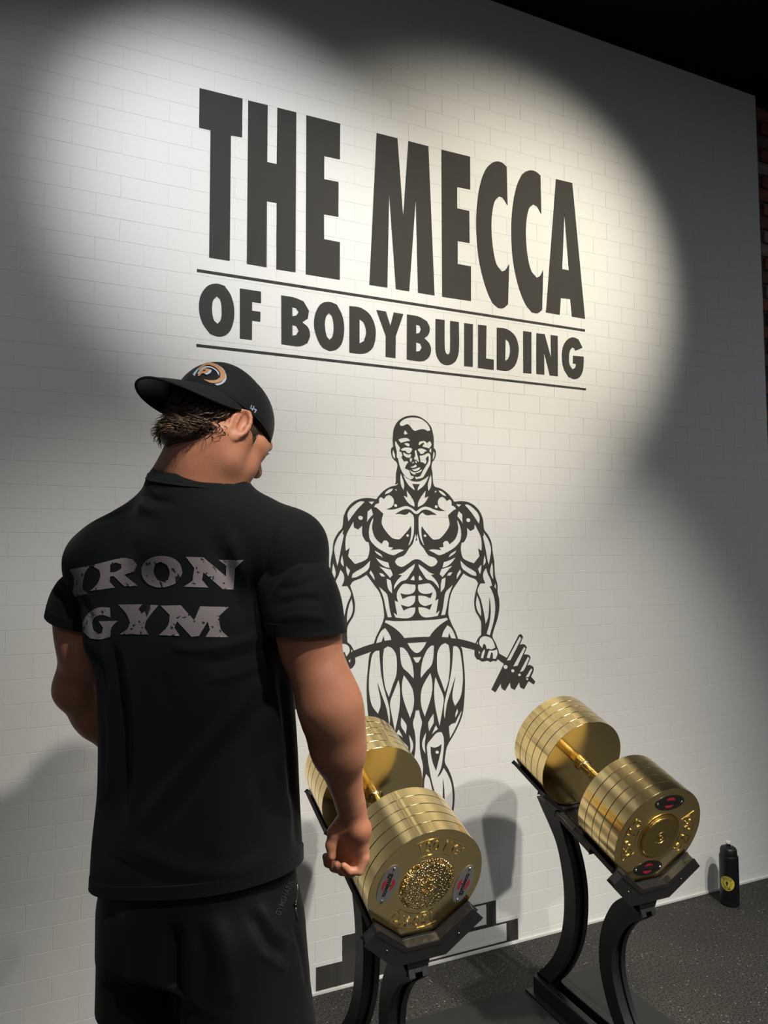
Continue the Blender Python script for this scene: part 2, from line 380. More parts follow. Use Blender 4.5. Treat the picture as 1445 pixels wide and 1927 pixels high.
letter([B_([(1057,1307),(1106,1313),(1146,1460),(1143,1318),(1185,1324),(1186,1568),(1138,1562),(1103,1420),(1104,1558),(1057,1553)])], False)
letter([B_([(1335,1395),(1293,1413),(1285,1397),(1272,1393),(1258,1415),(1253,1460),(1258,1500),(1275,1525),(1290,1515),(1297,1493),(1278,1490),(1278,1443),(1342,1449),(1342,1480),(1335,1540),(1315,1575),(1285,1585),(1250,1570),(1222,1520),(1211,1450),(1218,1390),(1240,1350),(1275,1332),(1310,1345)])])
for q in ([(370.3,506.3),(1100.4,620.0),(1100.4,624.2),(370.3,511.6)], [(369.5,647.3),(1102.3,730.8),(1102.3,734.6),(369.5,652.5)]):
    o = wall_shape('rule_line', [q], None, M['vinyl'], smooth=False); o.parent = lettering; o.matrix_parent_inverse = Matrix.Translation((-1.235, 0, -2.2))

# ------------------------------------------------------------------ painted bodybuilder (line figure with a bent barbell)
Z1, Z2, Z3, Z4, Z5, Z6 = zz(725, 775, 13.136), zz(770, 890, 8.028), zz(770, 1040, 8.028), zz(780, 1160, 6.021), zz(680, 1180, 6.881), zz(690, 1330, 7.225)
XC = 0.5*(wall_pt(781.2, 980)[0] + wall_pt(787, 1290)[0])
def wl(pts): return [wall_pt(*p) for p in pts]
def mir(q): return [(2*XC - x, z_) for x, z_ in q][::-1]
# outline, right side from the neck down (then mirrored)
right = wl(Z2([(366,177),(385,207),(470,235),(550,285),(620,355),(678,435),(780,425),(880,440),(980,490),(1060,580),(1110,700),(1130,855),(1185,930),(1240,1050),(1255,1180),(1280,1320)]) +
           Z3([(1285,220),(1295,350),(1330,480),(1332,600),(1355,700),(1357,850),(1330,1000),(1290,1120),(1255,1245)]) +
           Z4([(884,240),(920,310),(950,390),(957,420),(1045,470)]) +
           Z4([(1180,207),(1205,200),(1228,230),(1190,322),(1218,313),(1248,318),(1270,350),(1238,432),(1268,430),(1300,440),(1312,470),(1275,560),(1303,550),(1343,570),(1348,610),(1318,682),(1366,738),(1350,768),(1290,730),(1240,822),(1196,800),(1184,745),(1135,830),(1090,808),(1080,745),(1025,840),(985,812),(975,760),(915,858),(870,825),(1012,535),(940,482)]) +
           Z4([(925,508),(890,500),(860,516),(830,500),(800,504),(760,508),(740,492),(708,485),(680,440),(680,378),(515,336)]) +
           Z5([(1300,280)]) + Z5([(1318,420),(1335,600),(1338,780),(1325,1000)]) +
           Z6([(1300,100),(1255,230),(1180,380),(1090,540),(1070,640),(1060,750),(1110,850),(1160,980),(1190,1150),(1190,1300),(1170,1445),(1100,1750),(1060,2000),(1080,2200),(1190,2480),(1200,2600),(712,2600)]))
head = wl(Z1([(242,1800),(262,1700),(268,1500),(300,1345),(285,1250),(215,1180),(165,1100),(140,980),(150,890),(195,860),(185,700),(190,560),(210,420),(270,290),(360,190),(500,115),(650,93),(800,108),(930,170),(1050,270),(1130,380),(1165,500),(1190,640),(1190,890),(1230,940),(1248,1010),(1240,1100),(1200,1190),(1160,1240),(1137,1370),(1160,1500),(1170,1680)]))
fig = [smooth_loop(mir(right[:-1]) + head + right[:-1], 4, 40)]
def hole(q, sub=4, corner=48): fig.append(smooth_loop(q, sub, corner))
def both(q): hole(q); hole(mir(q))
def span(q): hole(q + mir(q))
def dot(fr, x, y, r, two=True):
    q = wl(fr(circle_pts(x, y, r, 12))); hole(q, 2, 170)
    if two: hole(mir(q), 2, 170)
for q in ([(350,300),(380,245),(470,180),(600,140),(750,140),(880,170),(1000,250),(1080,350),(1115,455),(1040,480),(980,440),(920,428),(820,445),(730,472),(680,445),(620,370),(570,318),(530,305),(440,345),(375,348)],
          [(490,448),(560,545),(470,565),(455,520)], [(312,685),(400,650),(560,650),(628,715),(520,730),(380,768)], [(458,790),(520,765),(590,780),(608,835),(550,850)],
          [(822,780),(850,735),(970,710),(1035,770),(1110,710),(1150,810),(1110,870),(1085,905),(920,860),(918,835),(960,790),(945,765),(915,770),(840,825),(820,810)],
          [(375,945),(450,885),(560,875),(640,890),(668,925),(640,985),(590,1030),(540,1015),(490,965),(440,965)],
          [(430,1012),(475,1005),(510,1035),(570,1048),(640,1035),(630,1100),(590,1135),(510,1120),(460,1080)],
          [(792,945),(830,905),(900,900),(1000,935),(1035,965),(975,990),(940,1030),(870,1045),(830,985)],
          [(255,705),(310,800),(372,890),(345,970),(395,985),(432,1080),(400,1105),(430,1170),(470,1225),(530,1210),(570,1240),(520,1310),(485,1390),(582,1442),(610,1500),(640,1580),(700,1580),(710,1610),(670,1650),(620,1670),(560,1650),(480,1580),(400,1460),(340,1300),(310,1160),(280,1120),(280,1000),(265,920),(240,820),(238,750)],
          [(200,925),(220,1000),(240,1050),(245,1170),(200,1130),(175,1050),(180,970)], [(1190,965),(1215,1000),(1222,1070),(1200,1140),(1165,1190),(1175,1080)],
          [(1140,895),(1135,1020),(1090,985),(1085,950),(1110,915)],
          [(745,935),(770,945),(785,1020),(820,1150),(835,1240),(800,1230),(760,1190),(720,1185),(705,1150),(735,1080),(725,980)],
          [(840,1085),(920,1070),(985,1050),(1050,1015),(1100,1035),(1120,1080),(1115,1280),(1040,1430),(970,1560),(930,1620),(840,1650),(755,1670),(730,1620),(740,1595),(790,1605),(865,1580),(895,1520),(960,1400),(1040,1270),(1065,1200),(1065,1110),(1050,1090),(1000,1150),(1020,1220),(985,1300),(930,1255),(865,1240),(860,1180)],
          [(640,1130),(668,1160),(650,1215),(625,1245),(600,1200),(605,1155)], [(685,1215),(718,1265),(655,1272)], [(725,1205),(775,1215),(788,1245),(775,1275),(735,1250)],
          [(750,1290),(790,1340),(740,1370),(650,1385),(612,1365),(700,1335)], [(645,1420),(740,1405),(830,1370),(870,1370),(840,1425),(760,1460),(690,1455)],
          [(590,1445),(600,1425),(660,1470),(740,1490),(830,1460),(905,1415),(895,1460),(830,1500),(735,1520),(765,1540),(700,1550),(640,1510)]):
    hole(wl(Z1(q)))
span(wl(Z2([(150,125),(220,95),(298,40),(270,110),(215,195),(122,270),(130,225),(158,170)])))
for q in ([(328,20),(338,100),(325,210),(288,278),(278,190),(300,95)], [(250,262),(235,372),(298,350),(250,430),(200,480),(128,515),(130,455),(170,370)], [(398,258),(415,280),(380,302)],
          [(438,258),(490,275),(540,315),(562,358),(500,330),(450,285)],
          [(717,700),(745,740),(775,830),(785,930),(770,1020),(700,1110),(600,1180),(455,1242),(370,1205),(285,1165),(350,1150),(420,1155),(480,1162),(445,1125),(515,1115),(508,1060),(540,1022),(580,1025),(600,1055),(610,1075),(690,1000),(730,900),(738,820),(725,750)],
          [(702,465),(790,475),(742,515)], [(745,570),(800,620),(808,770),(770,710),(722,655)], [(832,478),(890,475),(970,530),(1040,610),(1065,680),(1052,770),(1000,690),(930,590)],
          [(870,820),(925,875),(980,845),(985,765),(1030,850),(1080,960),(1095,1080),(1090,1180),(1040,1138),(1062,1255),(975,1365),(880,1330),(810,1285),(780,1190),(778,1110),(790,1050),(825,1040),(870,945)],
          [(1115,885),(1180,980),(1225,1090),(1235,1180),(1200,1390),(1180,1320),(1150,1150),(1110,960),(1125,940)], [(1135,1225),(1155,1340),(1115,1405),(1120,1330)],
          [(712,1165),(690,1210),(592,1278),(620,1225)]):
    both(wl(Z2(q)))
span(wl(Z2([(110,575),(170,530),(235,505),(300,515),(370,545),(450,568),(540,572),(490,550),(445,510),(428,440),(450,385),(495,357),(540,380),(568,422),(612,395),(640,430),(640,485),(690,510),(710,552),(680,555),(585,640),(605,720),(607,790),(560,880),(470,985),(420,1003),(355,1003),(280,925),(225,860),(190,805),(183,850),(188,930),(205,1020),(232,1100),(205,1075),(165,990),(145,900),(138,760),(142,660),(170,618),(207,592),(235,622),(280,637),(345,628),(412,633),(370,605),(310,570),(250,553),(190,565),(130,615)])))
span(wl(Z2([(97,1018),(110,960),(122,912),(140,980),(165,1070),(215,1130),(265,1210),(300,1245),(395,1285),(430,1340),(395,1390),(325,1415),(240,1370),(150,1310)])))
dot(Z2, 407, 508, 24); dot(Z2, 238, 947, 22); dot(Z2, 892, 710, 32)
for q in ([(1090,175),(1085,260),(1065,330),(1035,245)], [(768,108),(860,200),(1000,290),(1020,350),(960,345),(880,300),(795,230)], [(1250,140),(1262,220),(1268,410),(1235,350),(1218,270)], [(1305,455),(1315,555),(1283,515)],
          [(1160,228),(1185,310),(1235,420),(1250,500),(1215,510),(1260,600),(1290,720),(1298,860),(1275,1030),(1215,1250),(1165,1225),(1210,1060),(1228,900),(1222,760),(1207,680),(1206,800),(1190,980),(1150,1080),(1140,1000),(1110,840),(1075,700),(1030,590),(1035,540),(1075,460),(1145,462),(1115,380),(1118,300)],
          [(1022,635),(1060,740),(1085,880),(1085,968),(1030,880),(1005,770)], [(703,65),(640,150),(570,205),(500,225),(520,140),(600,115)], [(658,192),(600,250),(500,370),(457,325),(485,245)], [(655,292),(620,345),(565,348),(600,300)],
          [(765,248),(785,290),(712,402),(720,330)], [(550,370),(540,480),(520,545),(472,600),(475,480),(490,400)], [(660,480),(600,640),(570,800),(540,940),(478,945),(505,840),(525,700),(545,600),(600,540)],
          [(132,165),(220,225),(310,295),(388,322),(330,335),(400,410),(440,480),(448,545),(400,480),(340,425),(265,400),(200,310),(150,230)], [(155,335),(207,405),(145,420),(140,380)],
          [(132,480),(200,470),(300,460),(350,500),(400,580),(408,650),(390,725),(440,695),(430,770),(405,915),(462,870),(430,955),(270,980),(190,960),(145,900),(134,820),(200,822),(260,835),(310,858),(345,770),(300,790),(230,805),(170,775),(140,730),(132,645),(200,645),(260,660),(320,685),(352,600),(290,620),(210,620),(150,590),(130,540)],
          [(575,1090),(630,1130),(680,1220),(705,1300),(630,1290),(600,1210),(588,1280),(490,1275),(510,1200)],
          [(820,310),(900,360),(1000,400),(1040,460),(1000,600),(980,740),(1000,880),(1080,1030),(1085,1240),(1040,1290),(1000,1370),(870,1330),(735,1300),(700,1200),(640,1080),(590,940),(590,860),(610,700),(650,570),(720,460),(780,370)]):
    both(wl(Z3(q)))
span(wl(Z3([(300,1012),(450,1000),(565,978),(585,1010),(520,1050),(430,1120),(350,1205),(305,1270),(200,1272)])))
for q in ([(790,220),(870,245),(900,300),(915,350),(870,375),(835,365),(815,370),(800,320),(780,310),(765,360),(735,320),(730,285),(745,245)], [(700,300),(718,285),(715,325)], [(722,385),(745,405),(730,430)], [(795,365),(795,400),(775,475),(748,472),(765,405)],
          [(850,380),(880,385),(935,370),(940,420),(920,480),(885,478),(885,420),(870,405),(850,475),(815,470),(835,400)],
          [(1190,225),(1210,250),(1085,495),(1042,500)], [(1240,340),(1258,360),(1165,560),(1115,565)], [(1285,450),(1300,475),(1235,610),(1190,630)], [(1320,585),(1335,600),(1295,685),(1255,690)]):
    both(wl(Z4(q)))
dot(Z4, 1030, 570, 24); dot(Z4, 1112, 614, 19); dot(Z4, 1188, 660, 16); dot(Z4, 1275, 708, 13)
span(wl(Z5([(845,190),(800,270),(745,328)]))); span(wl(Z5([(778,382),(737,458)])))
for q in ([(938,235),(930,400),(905,495),(840,570),(768,660),(765,600),(785,450),(840,310),(900,240)], [(1085,203),(1130,230),(1145,330),(1145,500),(1125,700),(1080,845),(1030,700),(985,580),(975,440),(985,320),(1030,235)],
          [(1185,245),(1230,245),(1270,290),(1295,420),(1312,580),(1310,750),(1280,910),(1212,1025),(1180,940),(1178,850),(1200,720),(1212,640),(1165,800),(1115,960),(1090,1100),(1080,1198),(1068,1130),(1072,1000),(1095,880),(1135,720),(1165,550),(1178,400)],
          [(893,590),(915,690),(918,800),(895,930),(820,1160),(780,1050),(765,930),(780,800),(830,690)], [(958,638),(1000,740),(1065,910),(1050,1060),(1011,1285),(985,1180),(950,1000),(940,850),(945,720)]):
    both(wl(Z5(q)))
span(wl(Z6([(712,42),(730,130),(752,210),(730,330),(720,430),(722,560),(740,680),(765,800),(760,930),(740,1110),(760,1400),(775,1800),(770,2200),(716,2420)])))
for q in ([(905,90),(910,210),(870,290),(848,340),(835,260),(838,205)], [(940,245),(970,300),(920,340),(880,378),(905,320)], [(808,340),(800,420),(790,500),(798,640),(765,580),(750,510),(765,430)],
          [(990,338),(1022,345),(1045,410),(1050,520),(1035,680),(1010,830),(958,955),(1000,915),(1047,825),(1100,910),(1150,1040),(1167,1180),(1165,1320),(1145,1445),(1075,1750),(1035,2000),(1050,2200),(1000,2300),(980,1900),(960,1500),(930,1200),(895,1060),(865,930),(835,760),(820,620),(820,515),(880,430),(940,360)],
          [(868,542),(920,555),(970,540),(1015,508),(1005,600),(975,730),(943,865),(900,760),(875,650)], [(1033,970),(1050,1100),(1060,1310),(1055,1500),(1035,1300),(1035,1130)],
          [(805,905),(850,965),(880,1080),(905,1190),(925,1500),(940,1850),(860,1850),(815,1500),(785,1200),(778,1100),(782,1000)],
          [(1295,40),(1270,130),(1220,260),(1130,430),(1120,330),(1115,270),(1150,232),(1205,215),(1250,120)], [(1230,20),(1240,70),(1200,150),(1205,90)]):
    both(wl(Z6(q)))
dot(Z6, 957, 615, 24)
mural = empty('wall_mural', (XC, 0, 0.0))
tag(mural, 'dark grey line painting of a bodybuilder holding a bent barbell, on the white wall', 'mural')
def mpart(o): o.parent = mural; o.matrix_parent_inverse = Matrix.Translation((-XC, 0, 0)); return o
mpart(obj('figure', on_wall(fill_mesh('figure', fig, 0.0012), -0.0010), M['vinyl']))
# the stepped podium under the figure
ZP = zz(580, 1560, 3.44)
def pz(pts): return wl(ZP(pts))
t1, t2 = pz([(1065,490),(1213,465)]), pz([(1020,660),(1357,578)])
zt1, zt2 = 0.5*(t1[0][1] + t1[1][1]), 0.5*(t2[0][1] + t2[1][1])
xa, xb = pz([(1152,520),(1214,520)])[0][0], pz([(1152,520),(1214,520)])[1][0]
xc_, xd = pz([(1283,650),(1357,650)])[0][0], pz([(1283,650),(1357,650)])[1][0]
ln = 0.006
def rect(x0, x1, z0, z1): return [(x0, z0), (x1, z0), (x1, z1), (x0, z1)]
xl1, xl2 = pz([(220,780)])[0][0], pz([(50,980)])[0][0]
zl1, zl2 = pz([(220,692)])[0][1], pz([(50,897)])[0][1]
zb = 0.012
pod = [[(xl2, zb), (xl2, zl2), (xl1, zl2), (xl1, zl1), (xl1 + 0.12, zl1), (xl1 + 0.12, zt1), (xb, zt1), (xb, zt2), (xd, zt2), (xd, zb)],
       rect(xl1 + 0.26, xa, zt2 + ln, zt1 - ln), rect(xl1 + 0.26, xc_, zb + ln, zt2 - ln)]
mpart(obj('podium', on_wall(fill_mesh('podium', pod, 0.0012), -0.0010), M['vinyl']))
# ------------------------------------------------------------------ floor mat
MAT_Z = 0.004
bm = bmesh.new(); add_box(bm, (0.42, -1.42, 0.0), (1.846, -0.262, MAT_Z), 0.001)
tag(obj('floor_mat', bm_mesh('floor_mat', bm), M['mat']), 'thin smooth black mat lying under the two dumbbell stands', 'mat')

# ------------------------------------------------------------------ golden dumbbells
TILT = math.radians(20.0)
AX = np.array([0.0, -math.cos(TILT), -math.sin(TILT)]); AV = np.array([0.0, -math.sin(TILT), math.cos(TILT)])
FACE_Y, FACE_Z = -0.86, 0.712
R0, PL, GAPS = 0.153, 0.0330, 0.180
HEAD = 5*PL
def axis_matrix(x):
    mm = Matrix.Identity(4)
    for i in range(3):
        mm[i][0] = (1.0, 0.0, 0.0)[i]; mm[i][1] = AV[i]; mm[i][2] = AX[i]; mm[i][3] = (x, FACE_Y, FACE_Z)[i]
    return mm
def arc_map(R, th0, z0):
    # text x runs clockwise round the disc, text y points outwards
    return lambda a, b, c: ((R + b)*math.cos(th0 - a/R), (R + b)*math.sin(th0 - a/R), z0 + c)
def ring_arc(bm, r0, r1, a0, a1, z0, z1, n=14):
    def P(r, a, z): return bm.verts.new((r*math.cos(a), r*math.sin(a), z))
    cols = [[P(r0, a0 + (a1 - a0)*k/n, z0), P(r0, a0 + (a1 - a0)*k/n, z1), P(r1, a0 + (a1 - a0)*k/n, z1), P(r1, a0 + (a1 - a0)*k/n, z0)] for k in range(n + 1)]
    for k in range(n):
        for e in range(4): bm.faces.new((cols[k][e], cols[k][(e + 1) % 4], cols[k + 1][(e + 1) % 4], cols[k + 1][e]))
    bm.faces.new(cols[0][::-1]); bm.faces.new(cols[-1])
def plate_mesh():
    t = PL - 0.0011; b = 0.0009
    prof = [(0.0, 0), (R0 - b, 0), (R0, b), (R0, t - b), (R0 - b, t), (0.0, t)]
    me = lathe('plate', prof, 144); auto_smooth(me, 20); return me
plate_me = plate_mesh()
def hub_mesh():
    me = lathe('hub', [(0.073, 0), (0.073, 0.0018), (0.0715, 0.0026), (0.0690, 0.0026), (0.0675, 0.0010), (0.0645, 0.0010), (0.0640, 0.0075), (0.0625, 0.0090), (0.054, 0.0094), (0.020, 0.0094), (0.0185, 0.0110), (0.0165, 0.0110), (0.0155, 0.0092), (0.0085, 0.0092), (0.0080, 0.0115), (0.0060, 0.0115), (0.0045, 0.007), (0.0, 0.007)], 72)
    auto_smooth(me, 30); return me
def handle_mesh():
    g = GAPS; r = 0.017
    prof = [(0.0, -0.004), (0.024, -0.004), (0.024, 0.012), (r + 0.002, 0.016), (r, 0.020), (r, 0.052), (r + 0.0016, 0.053), (r + 0.0016, 0.056), (r, 0.057), (r, 0.088), (r + 0.0016, 0.089), (r + 0.0016, 0.092), (r, 0.093), (r, g - 0.057), (r + 0.0016, g - 0.056), (r + 0.0016, g - 0.053), (r, g - 0.052), (r, g - 0.02), (r + 0.002, g - 0.016), (0.024, g - 0.012), (0.024, g + 0.004), (0.0, g + 0.004)]
    me = lathe('handle', prof, 48); auto_smooth(me, 35); return me
def make_dumbbell(x, ang, hubmat, label, badge_dark):
    root = empty('dumbbell', (0, 0, 0)); root.matrix_world = axis_matrix(x)
    tag(root, label, 'dumbbell', 'golden dumbbells')
    for h, z0 in ((0, -HEAD), (1, -2*HEAD - GAPS)):
        for k in range(5):
            o = bpy.data.objects.new('plate', plate_me)
            if not plate_me.materials: plate_me.materials.append(M['gold'])
            o.location = (0, 0, z0 + PL*k + 0.0006); link(o, root)
    hd = obj('handle', handle_mesh(), M['handle'], root); hd.location = (0, 0, -HEAD - GAPS)
    hb = obj('hub', hub_mesh(), hubmat, root); hb.location = (0, 0, -0.0006)
    hb2 = obj('hub', hub_mesh(), hubmat, root); hb2.rotation_euler = (math.pi, 0, 0); hb2.location = (0, 0, -2*HEAD - GAPS + 0.0006)
    # raised weight marks
    for a0 in (ang, ang + math.pi):
        me = text_mesh('weight_mark', '150 KG', 0.040, 0.0015, bold=0.0003); map_verts(me, lambda a, b, c: (a*1.02, b, c))
        map_verts(me, arc_map(0.107, a0, 0.0006)); obj('weight_mark', me, M['gold'], root)
        bm = bmesh.new(); w = math.radians(33)
        ring_arc(bm, 0.0845, 0.0862, a0 - w, a0 + w, -0.001, 0.0012); ring_arc(bm, 0.1290, 0.1307, a0 - w, a0 + w, -0.001, 0.0012)
        for s in (-1, 1):
            ring_arc(bm, 0.0845, 0.1307, a0 + s*w - 0.008, a0 + s*w + 0.008, -0.001, 0.0012, 1)
        obj('weight_mark_frame', bm_mesh('weight_mark_frame', bm), M['gold'], root)
    # oval maker's badges with two screws
    for a0 in (ang + math.pi/2, ang - math.pi/2):
        RB = 0.1085
        def place(me, z0, rot=a0): map_verts(me, lambda a, b, c: (RB*math.cos(rot) + a*math.sin(rot) + b*math.cos(rot), RB*math.sin(rot) - a*math.cos(rot) + b*math.sin(rot), z0 + c)); return me
        ov = fill_mesh('badge', [[(0.054*math.cos(t*math.pi/20), 0.0245*math.sin(t*math.pi/20)) for t in range(40)]], 0.0012)
        bo = obj('badge', place(ov, 0.0004), M['badge_dark'] if badge_dark else M['silver'], root); bo['label'] = 'oval maker badge'
        for s in (1, -1):
            bar = [(0.017*math.cos(math.radians(t)), s*(0.0060 + 0.0105*math.sin(math.radians(t)))) for t in range(8, 173, 12)]
            obj('badge_arc', place(fill_mesh('badge_arc', [bar], 0.0003), 0.0011), M['red'], bo)
        tx = text_mesh('badge_text', 'gymleco', 0.0190, 0.0002, bold=0.0003); map_verts(tx, lambda a, b, c: (-a, -b, c)); obj('badge_text', place(tx, 0.0015), M['ink'], bo)
        for s in (1, -1):
            sm = lathe('screw', [(0.0, 0.0022), (0.0020, 0.0020), (0.0033, 0.0008), (0.0033, -0.001)], 14); auto_smooth(sm, 60)
            map_verts(sm, lambda a, b, c, s=s: (a + s*0.0455, b, c)); obj('screw', place(sm, 0.0012), M['screw'], bo)
    return root
M['badge_dark'] = plain('dark_badge', (0.02, 0.018, 0.018), 0.3, metal=0.3)
make_dumbbell(0.832, math.radians(78), M['gold_cast'], 'polished gold dumbbell beside the man\'s hand, with a glittering cast hub', False)
make_dumbbell(1.570, math.radians(-4), M['gold_dull'], 'polished gold dumbbell farther from the man, in front of bare wall', True)

# ------------------------------------------------------------------ stands
def lm(p): return tuple(np.array([p[0], FACE_Y, FACE_Z]) - np.array([0, 0, 0]))
def leg_mesh(rear, front, w, name):
    """two side plates and a recessed web between a rear and a front outline given as (y, z)"""
    def resample(c, n=26):
        c = np.array(c, float); q = [c[0]]
        P = np.vstack([2*c[0] - c[1], c, 2*c[-1] - c[-2]]); pts = []
        for i in range(1, len(P) - 2):
            for u in np.linspace(0, 1, 8, endpoint=False):
                a, b, cc, d = P[i-1], P[i], P[i+1], P[i+2]
                pts.append(0.5*((2*b) + (-a + cc)*u + (2*a - 5*b + 4*cc - d)*u*u + (-a + 3*b - 3*cc + d)*u**3))
        pts.append(c[-1]); pts = np.array(pts); s = np.r_[0, np.cumsum(np.linalg.norm(np.diff(pts, axis=0), axis=1))]
        t = np.linspace(0, s[-1], n); return np.c_[np.interp(t, s, pts[:, 0]), np.interp(t, s, pts[:, 1])]
    A, B = resample(rear), resample(front); bm = bmesh.new()
    def slab(a, b, x0, x1):
        va = [[bm.verts.new((x, p[0], p[1])) for x in (x0, x1)] for p in a]; vb = [[bm.verts.new((x, p[0], p[1])) for x in (x0, x1)] for p in b]
        n = len(a)
        for i in range(n - 1):
            bm.faces.new((va[i][0], va[i+1][0], vb[i+1][0], vb[i][0])); bm.faces.new((va[i][1], vb[i][1], vb[i+1][1], va[i+1][1]))
            bm.faces.new((va[i][0], va[i][1], va[i+1][1], va[i+1][0])); bm.faces.new((vb[i][0], vb[i+1][0], vb[i+1][1], vb[i][1]))
        bm.faces.new((va[0][0], vb[0][0], vb[0][1], va[0][1])); bm.faces.new((va[-1][0], va[-1][1], vb[-1][1], vb[-1][0]))
    slab(A, B, -w, -w + 0.016); slab(A, B, w - 0.016, w)
    C1, C2 = A*0.82 + B*0.18, A*0.18 + B*0.82
    slab(C1, C2, -w + 0.014, w - 0.014)
    me = bm_mesh(name, bm); auto_smooth(me, 40); return me
REAR_A = [(-0.318, 0.668), (-0.350, 0.632), (-0.384, 0.596), (-0.423, 0.548), (-0.445, 0.492), (-0.459, 0.426), (-0.461, 0.360), (-0.450, 0.286), (-0.422, 0.209), (-0.372, 0.135), (-0.305, 0.066)]
REAR_B = [(-0.430, 0.650), (-0.445, 0.620), (-0.470, 0.572), (-0.499, 0.511), (-0.516, 0.448), (-0.520, 0.384), (-0.513, 0.312), (-0.495, 0.245), (-0.462, 0.178), (-0.415, 0.110), (-0.352, 0.044)]
FRONT_A = [(-0.792, 0.530), (-0.752, 0.508), (-0.699, 0.467), (-0.664, 0.416), (-0.640, 0.364), (-0.628, 0.306), (-0.627, 0.266), (-0.633, 0.227), (-0.647, 0.185), (-0.668, 0.140), (-0.705, 0.090), (-0.760, 0.044)]
FRONT_B = [(-0.818, 0.474), (-0.790, 0.452), (-0.748, 0.422), (-0.714, 0.380), (-0.692, 0.334), (-0.684, 0.288), (-0.686, 0.248), (-0.698, 0.208), (-0.716, 0.168), (-0.742, 0.128), (-0.785, 0.084), (-0.850, 0.044)]
def make_stand(x, label):
    root = empty('dumbbell_stand', (x, -0.60, MAT_Z)); tag(root, label, 'stand', 'dumbbell stands')
    def put(o): o.parent = root; o.matrix_parent_inverse = root.matrix_basis.inverted(); return o
    def world_part(name, me, mat):
        map_verts(me, lambda a, b, c: (a + x, b, c)); return put(obj(name, me, mat))
    lw = 0.026
    world_part('rear_leg', leg_mesh(REAR_A, REAR_B, lw, 'rear_leg'), M['frame_black'])
    world_part('front_leg', leg_mesh(FRONT_A, FRONT_B, lw, 'front_leg'), M['frame_black'])
    bm = bmesh.new(); add_box(bm, (-0.062, -0.98, MAT_Z), (0.062, -0.285, MAT_Z + 0.008), 0.0015)
    world_part('base_plate', bm_mesh('base_plate', bm), M['frame_black'])
    for s in (-1, 1):
        bm = bmesh.new(); add_box(bm, (s*0.030 - 0.013, -0.96, MAT_Z + 0.008), (s*0.030 + 0.013, -0.305, MAT_Z + 0.058), 0.003)
        world_part('base_rail', bm_mesh('base_rail', bm), M['frame_black'])
    bm = bmesh.new(); add_box(bm, (-lw, -0.372, MAT_Z + 0.008), (lw, -0.304, 0.072), 0.002)
    world_part('leg_foot', bm_mesh('leg_foot', bm), M['frame_black'])
    # parts in the tilted frame of the dumbbell: (u, v, s) with s measured back from the front face
    def T(u, v_, s): return tuple(np.array([x + u, FACE_Y, FACE_Z]) + AV*v_ - AX*s)
    def tprism(name, poly, s0, s1, mat, bevel=0.0):
        bm = bmesh.new(); add_prism(bm, poly, T, s0, s1)
        if bevel:
            bmesh.ops.remove_doubles(bm, verts=bm.verts, dist=1e-6)
            bmesh.ops.dissolve_limit(bm, angle_limit=0.02, verts=bm.verts, edges=bm.edges)
            es = [e for e in bm.edges if len(e.link_faces) == 2 and e.calc_face_angle(0) > 0.2]
            bmesh.ops.bevel(bm, geom=es, offset=bevel, segments=2, affect='EDGES', profile=0.6)
        return put(obj(name, bm_mesh(name, bm), mat))
    inner = [(-0.134, -0.0875), (-0.0470, -0.1565), (0.0470, -0.1565), (0.134, -0.0875)]
    outer = [(0.141, -0.0945), (0.0495, -0.1660), (-0.0495, -0.1660), (-0.141, -0.0945)]
    tprism('front_cradle', inner + outer, 0.004, HEAD + 0.012, M['frame_black'], 0.0015)
    tprism('rear_cradle', inner + outer, HEAD + GAPS - 0.012, 2*HEAD + GAPS + 0.010, M['frame_black'], 0.0015)
    si = [(-0.127, -0.080), (-0.046, -0.149), (0.046, -0.149), (0.127, -0.080)]
    so = [(0.157, -0.110), (0.070, -0.194), (-0.070, -0.194), (-0.157, -0.110)]
    tprism('front_stop', si + so, -0.032, -0.006, M['frame_edge'], 0.004)
    li = [(-0.128, -0.0775), (-0.0455, -0.1475), (0.0455, -0.1475), (0.128, -0.0775)]
    lo = [(0.1335, -0.0830), (0.0475, -0.1555), (-0.0475, -0.1555), (-0.1335, -0.0830)]
    tprism('stop_liner', li + lo, -0.034, -0.003, M['liner'], 0.0015)
    tprism('top_rail', [(-0.034, -0.1668), (-0.034, -0.206), (0.034, -0.206), (0.034, -0.1668)], -0.02, 2*HEAD + GAPS - 0.03, M['frame_black'], 0.003)
    for u in (-0.055, 0.055):
        tprism('side_rail', [(u - 0.012, -0.1665), (u - 0.012, -0.186), (u + 0.012, -0.186), (u + 0.012, -0.1665)], HEAD + 0.0, HEAD + GAPS, M['frame_black'], 0.002)
    tprism('rail_plug', [(-0.026, -0.195), (-0.026, -0.240), (0.026, -0.240), (0.026, -0.195)], -0.028, 0.016, M['frame_black'], 0.003)
    for u, v_ in ((-0.098, -0.1415), (0.098, -0.1415)):
        me = lathe('bolt', [(0, 0.002), (0.003, 0.0017), (0.004, 0.0)], 12)
        map_verts(me, lambda a, b, c: T(u + a, v_ + b, -0.032 - c)); put(obj('bolt', me, M['steel']))
    return root
make_stand(0.832, 'black stand with curved legs holding the dumbbell beside the man')
make_stand(1.570, 'black stand with curved legs holding the dumbbell farther from the man')

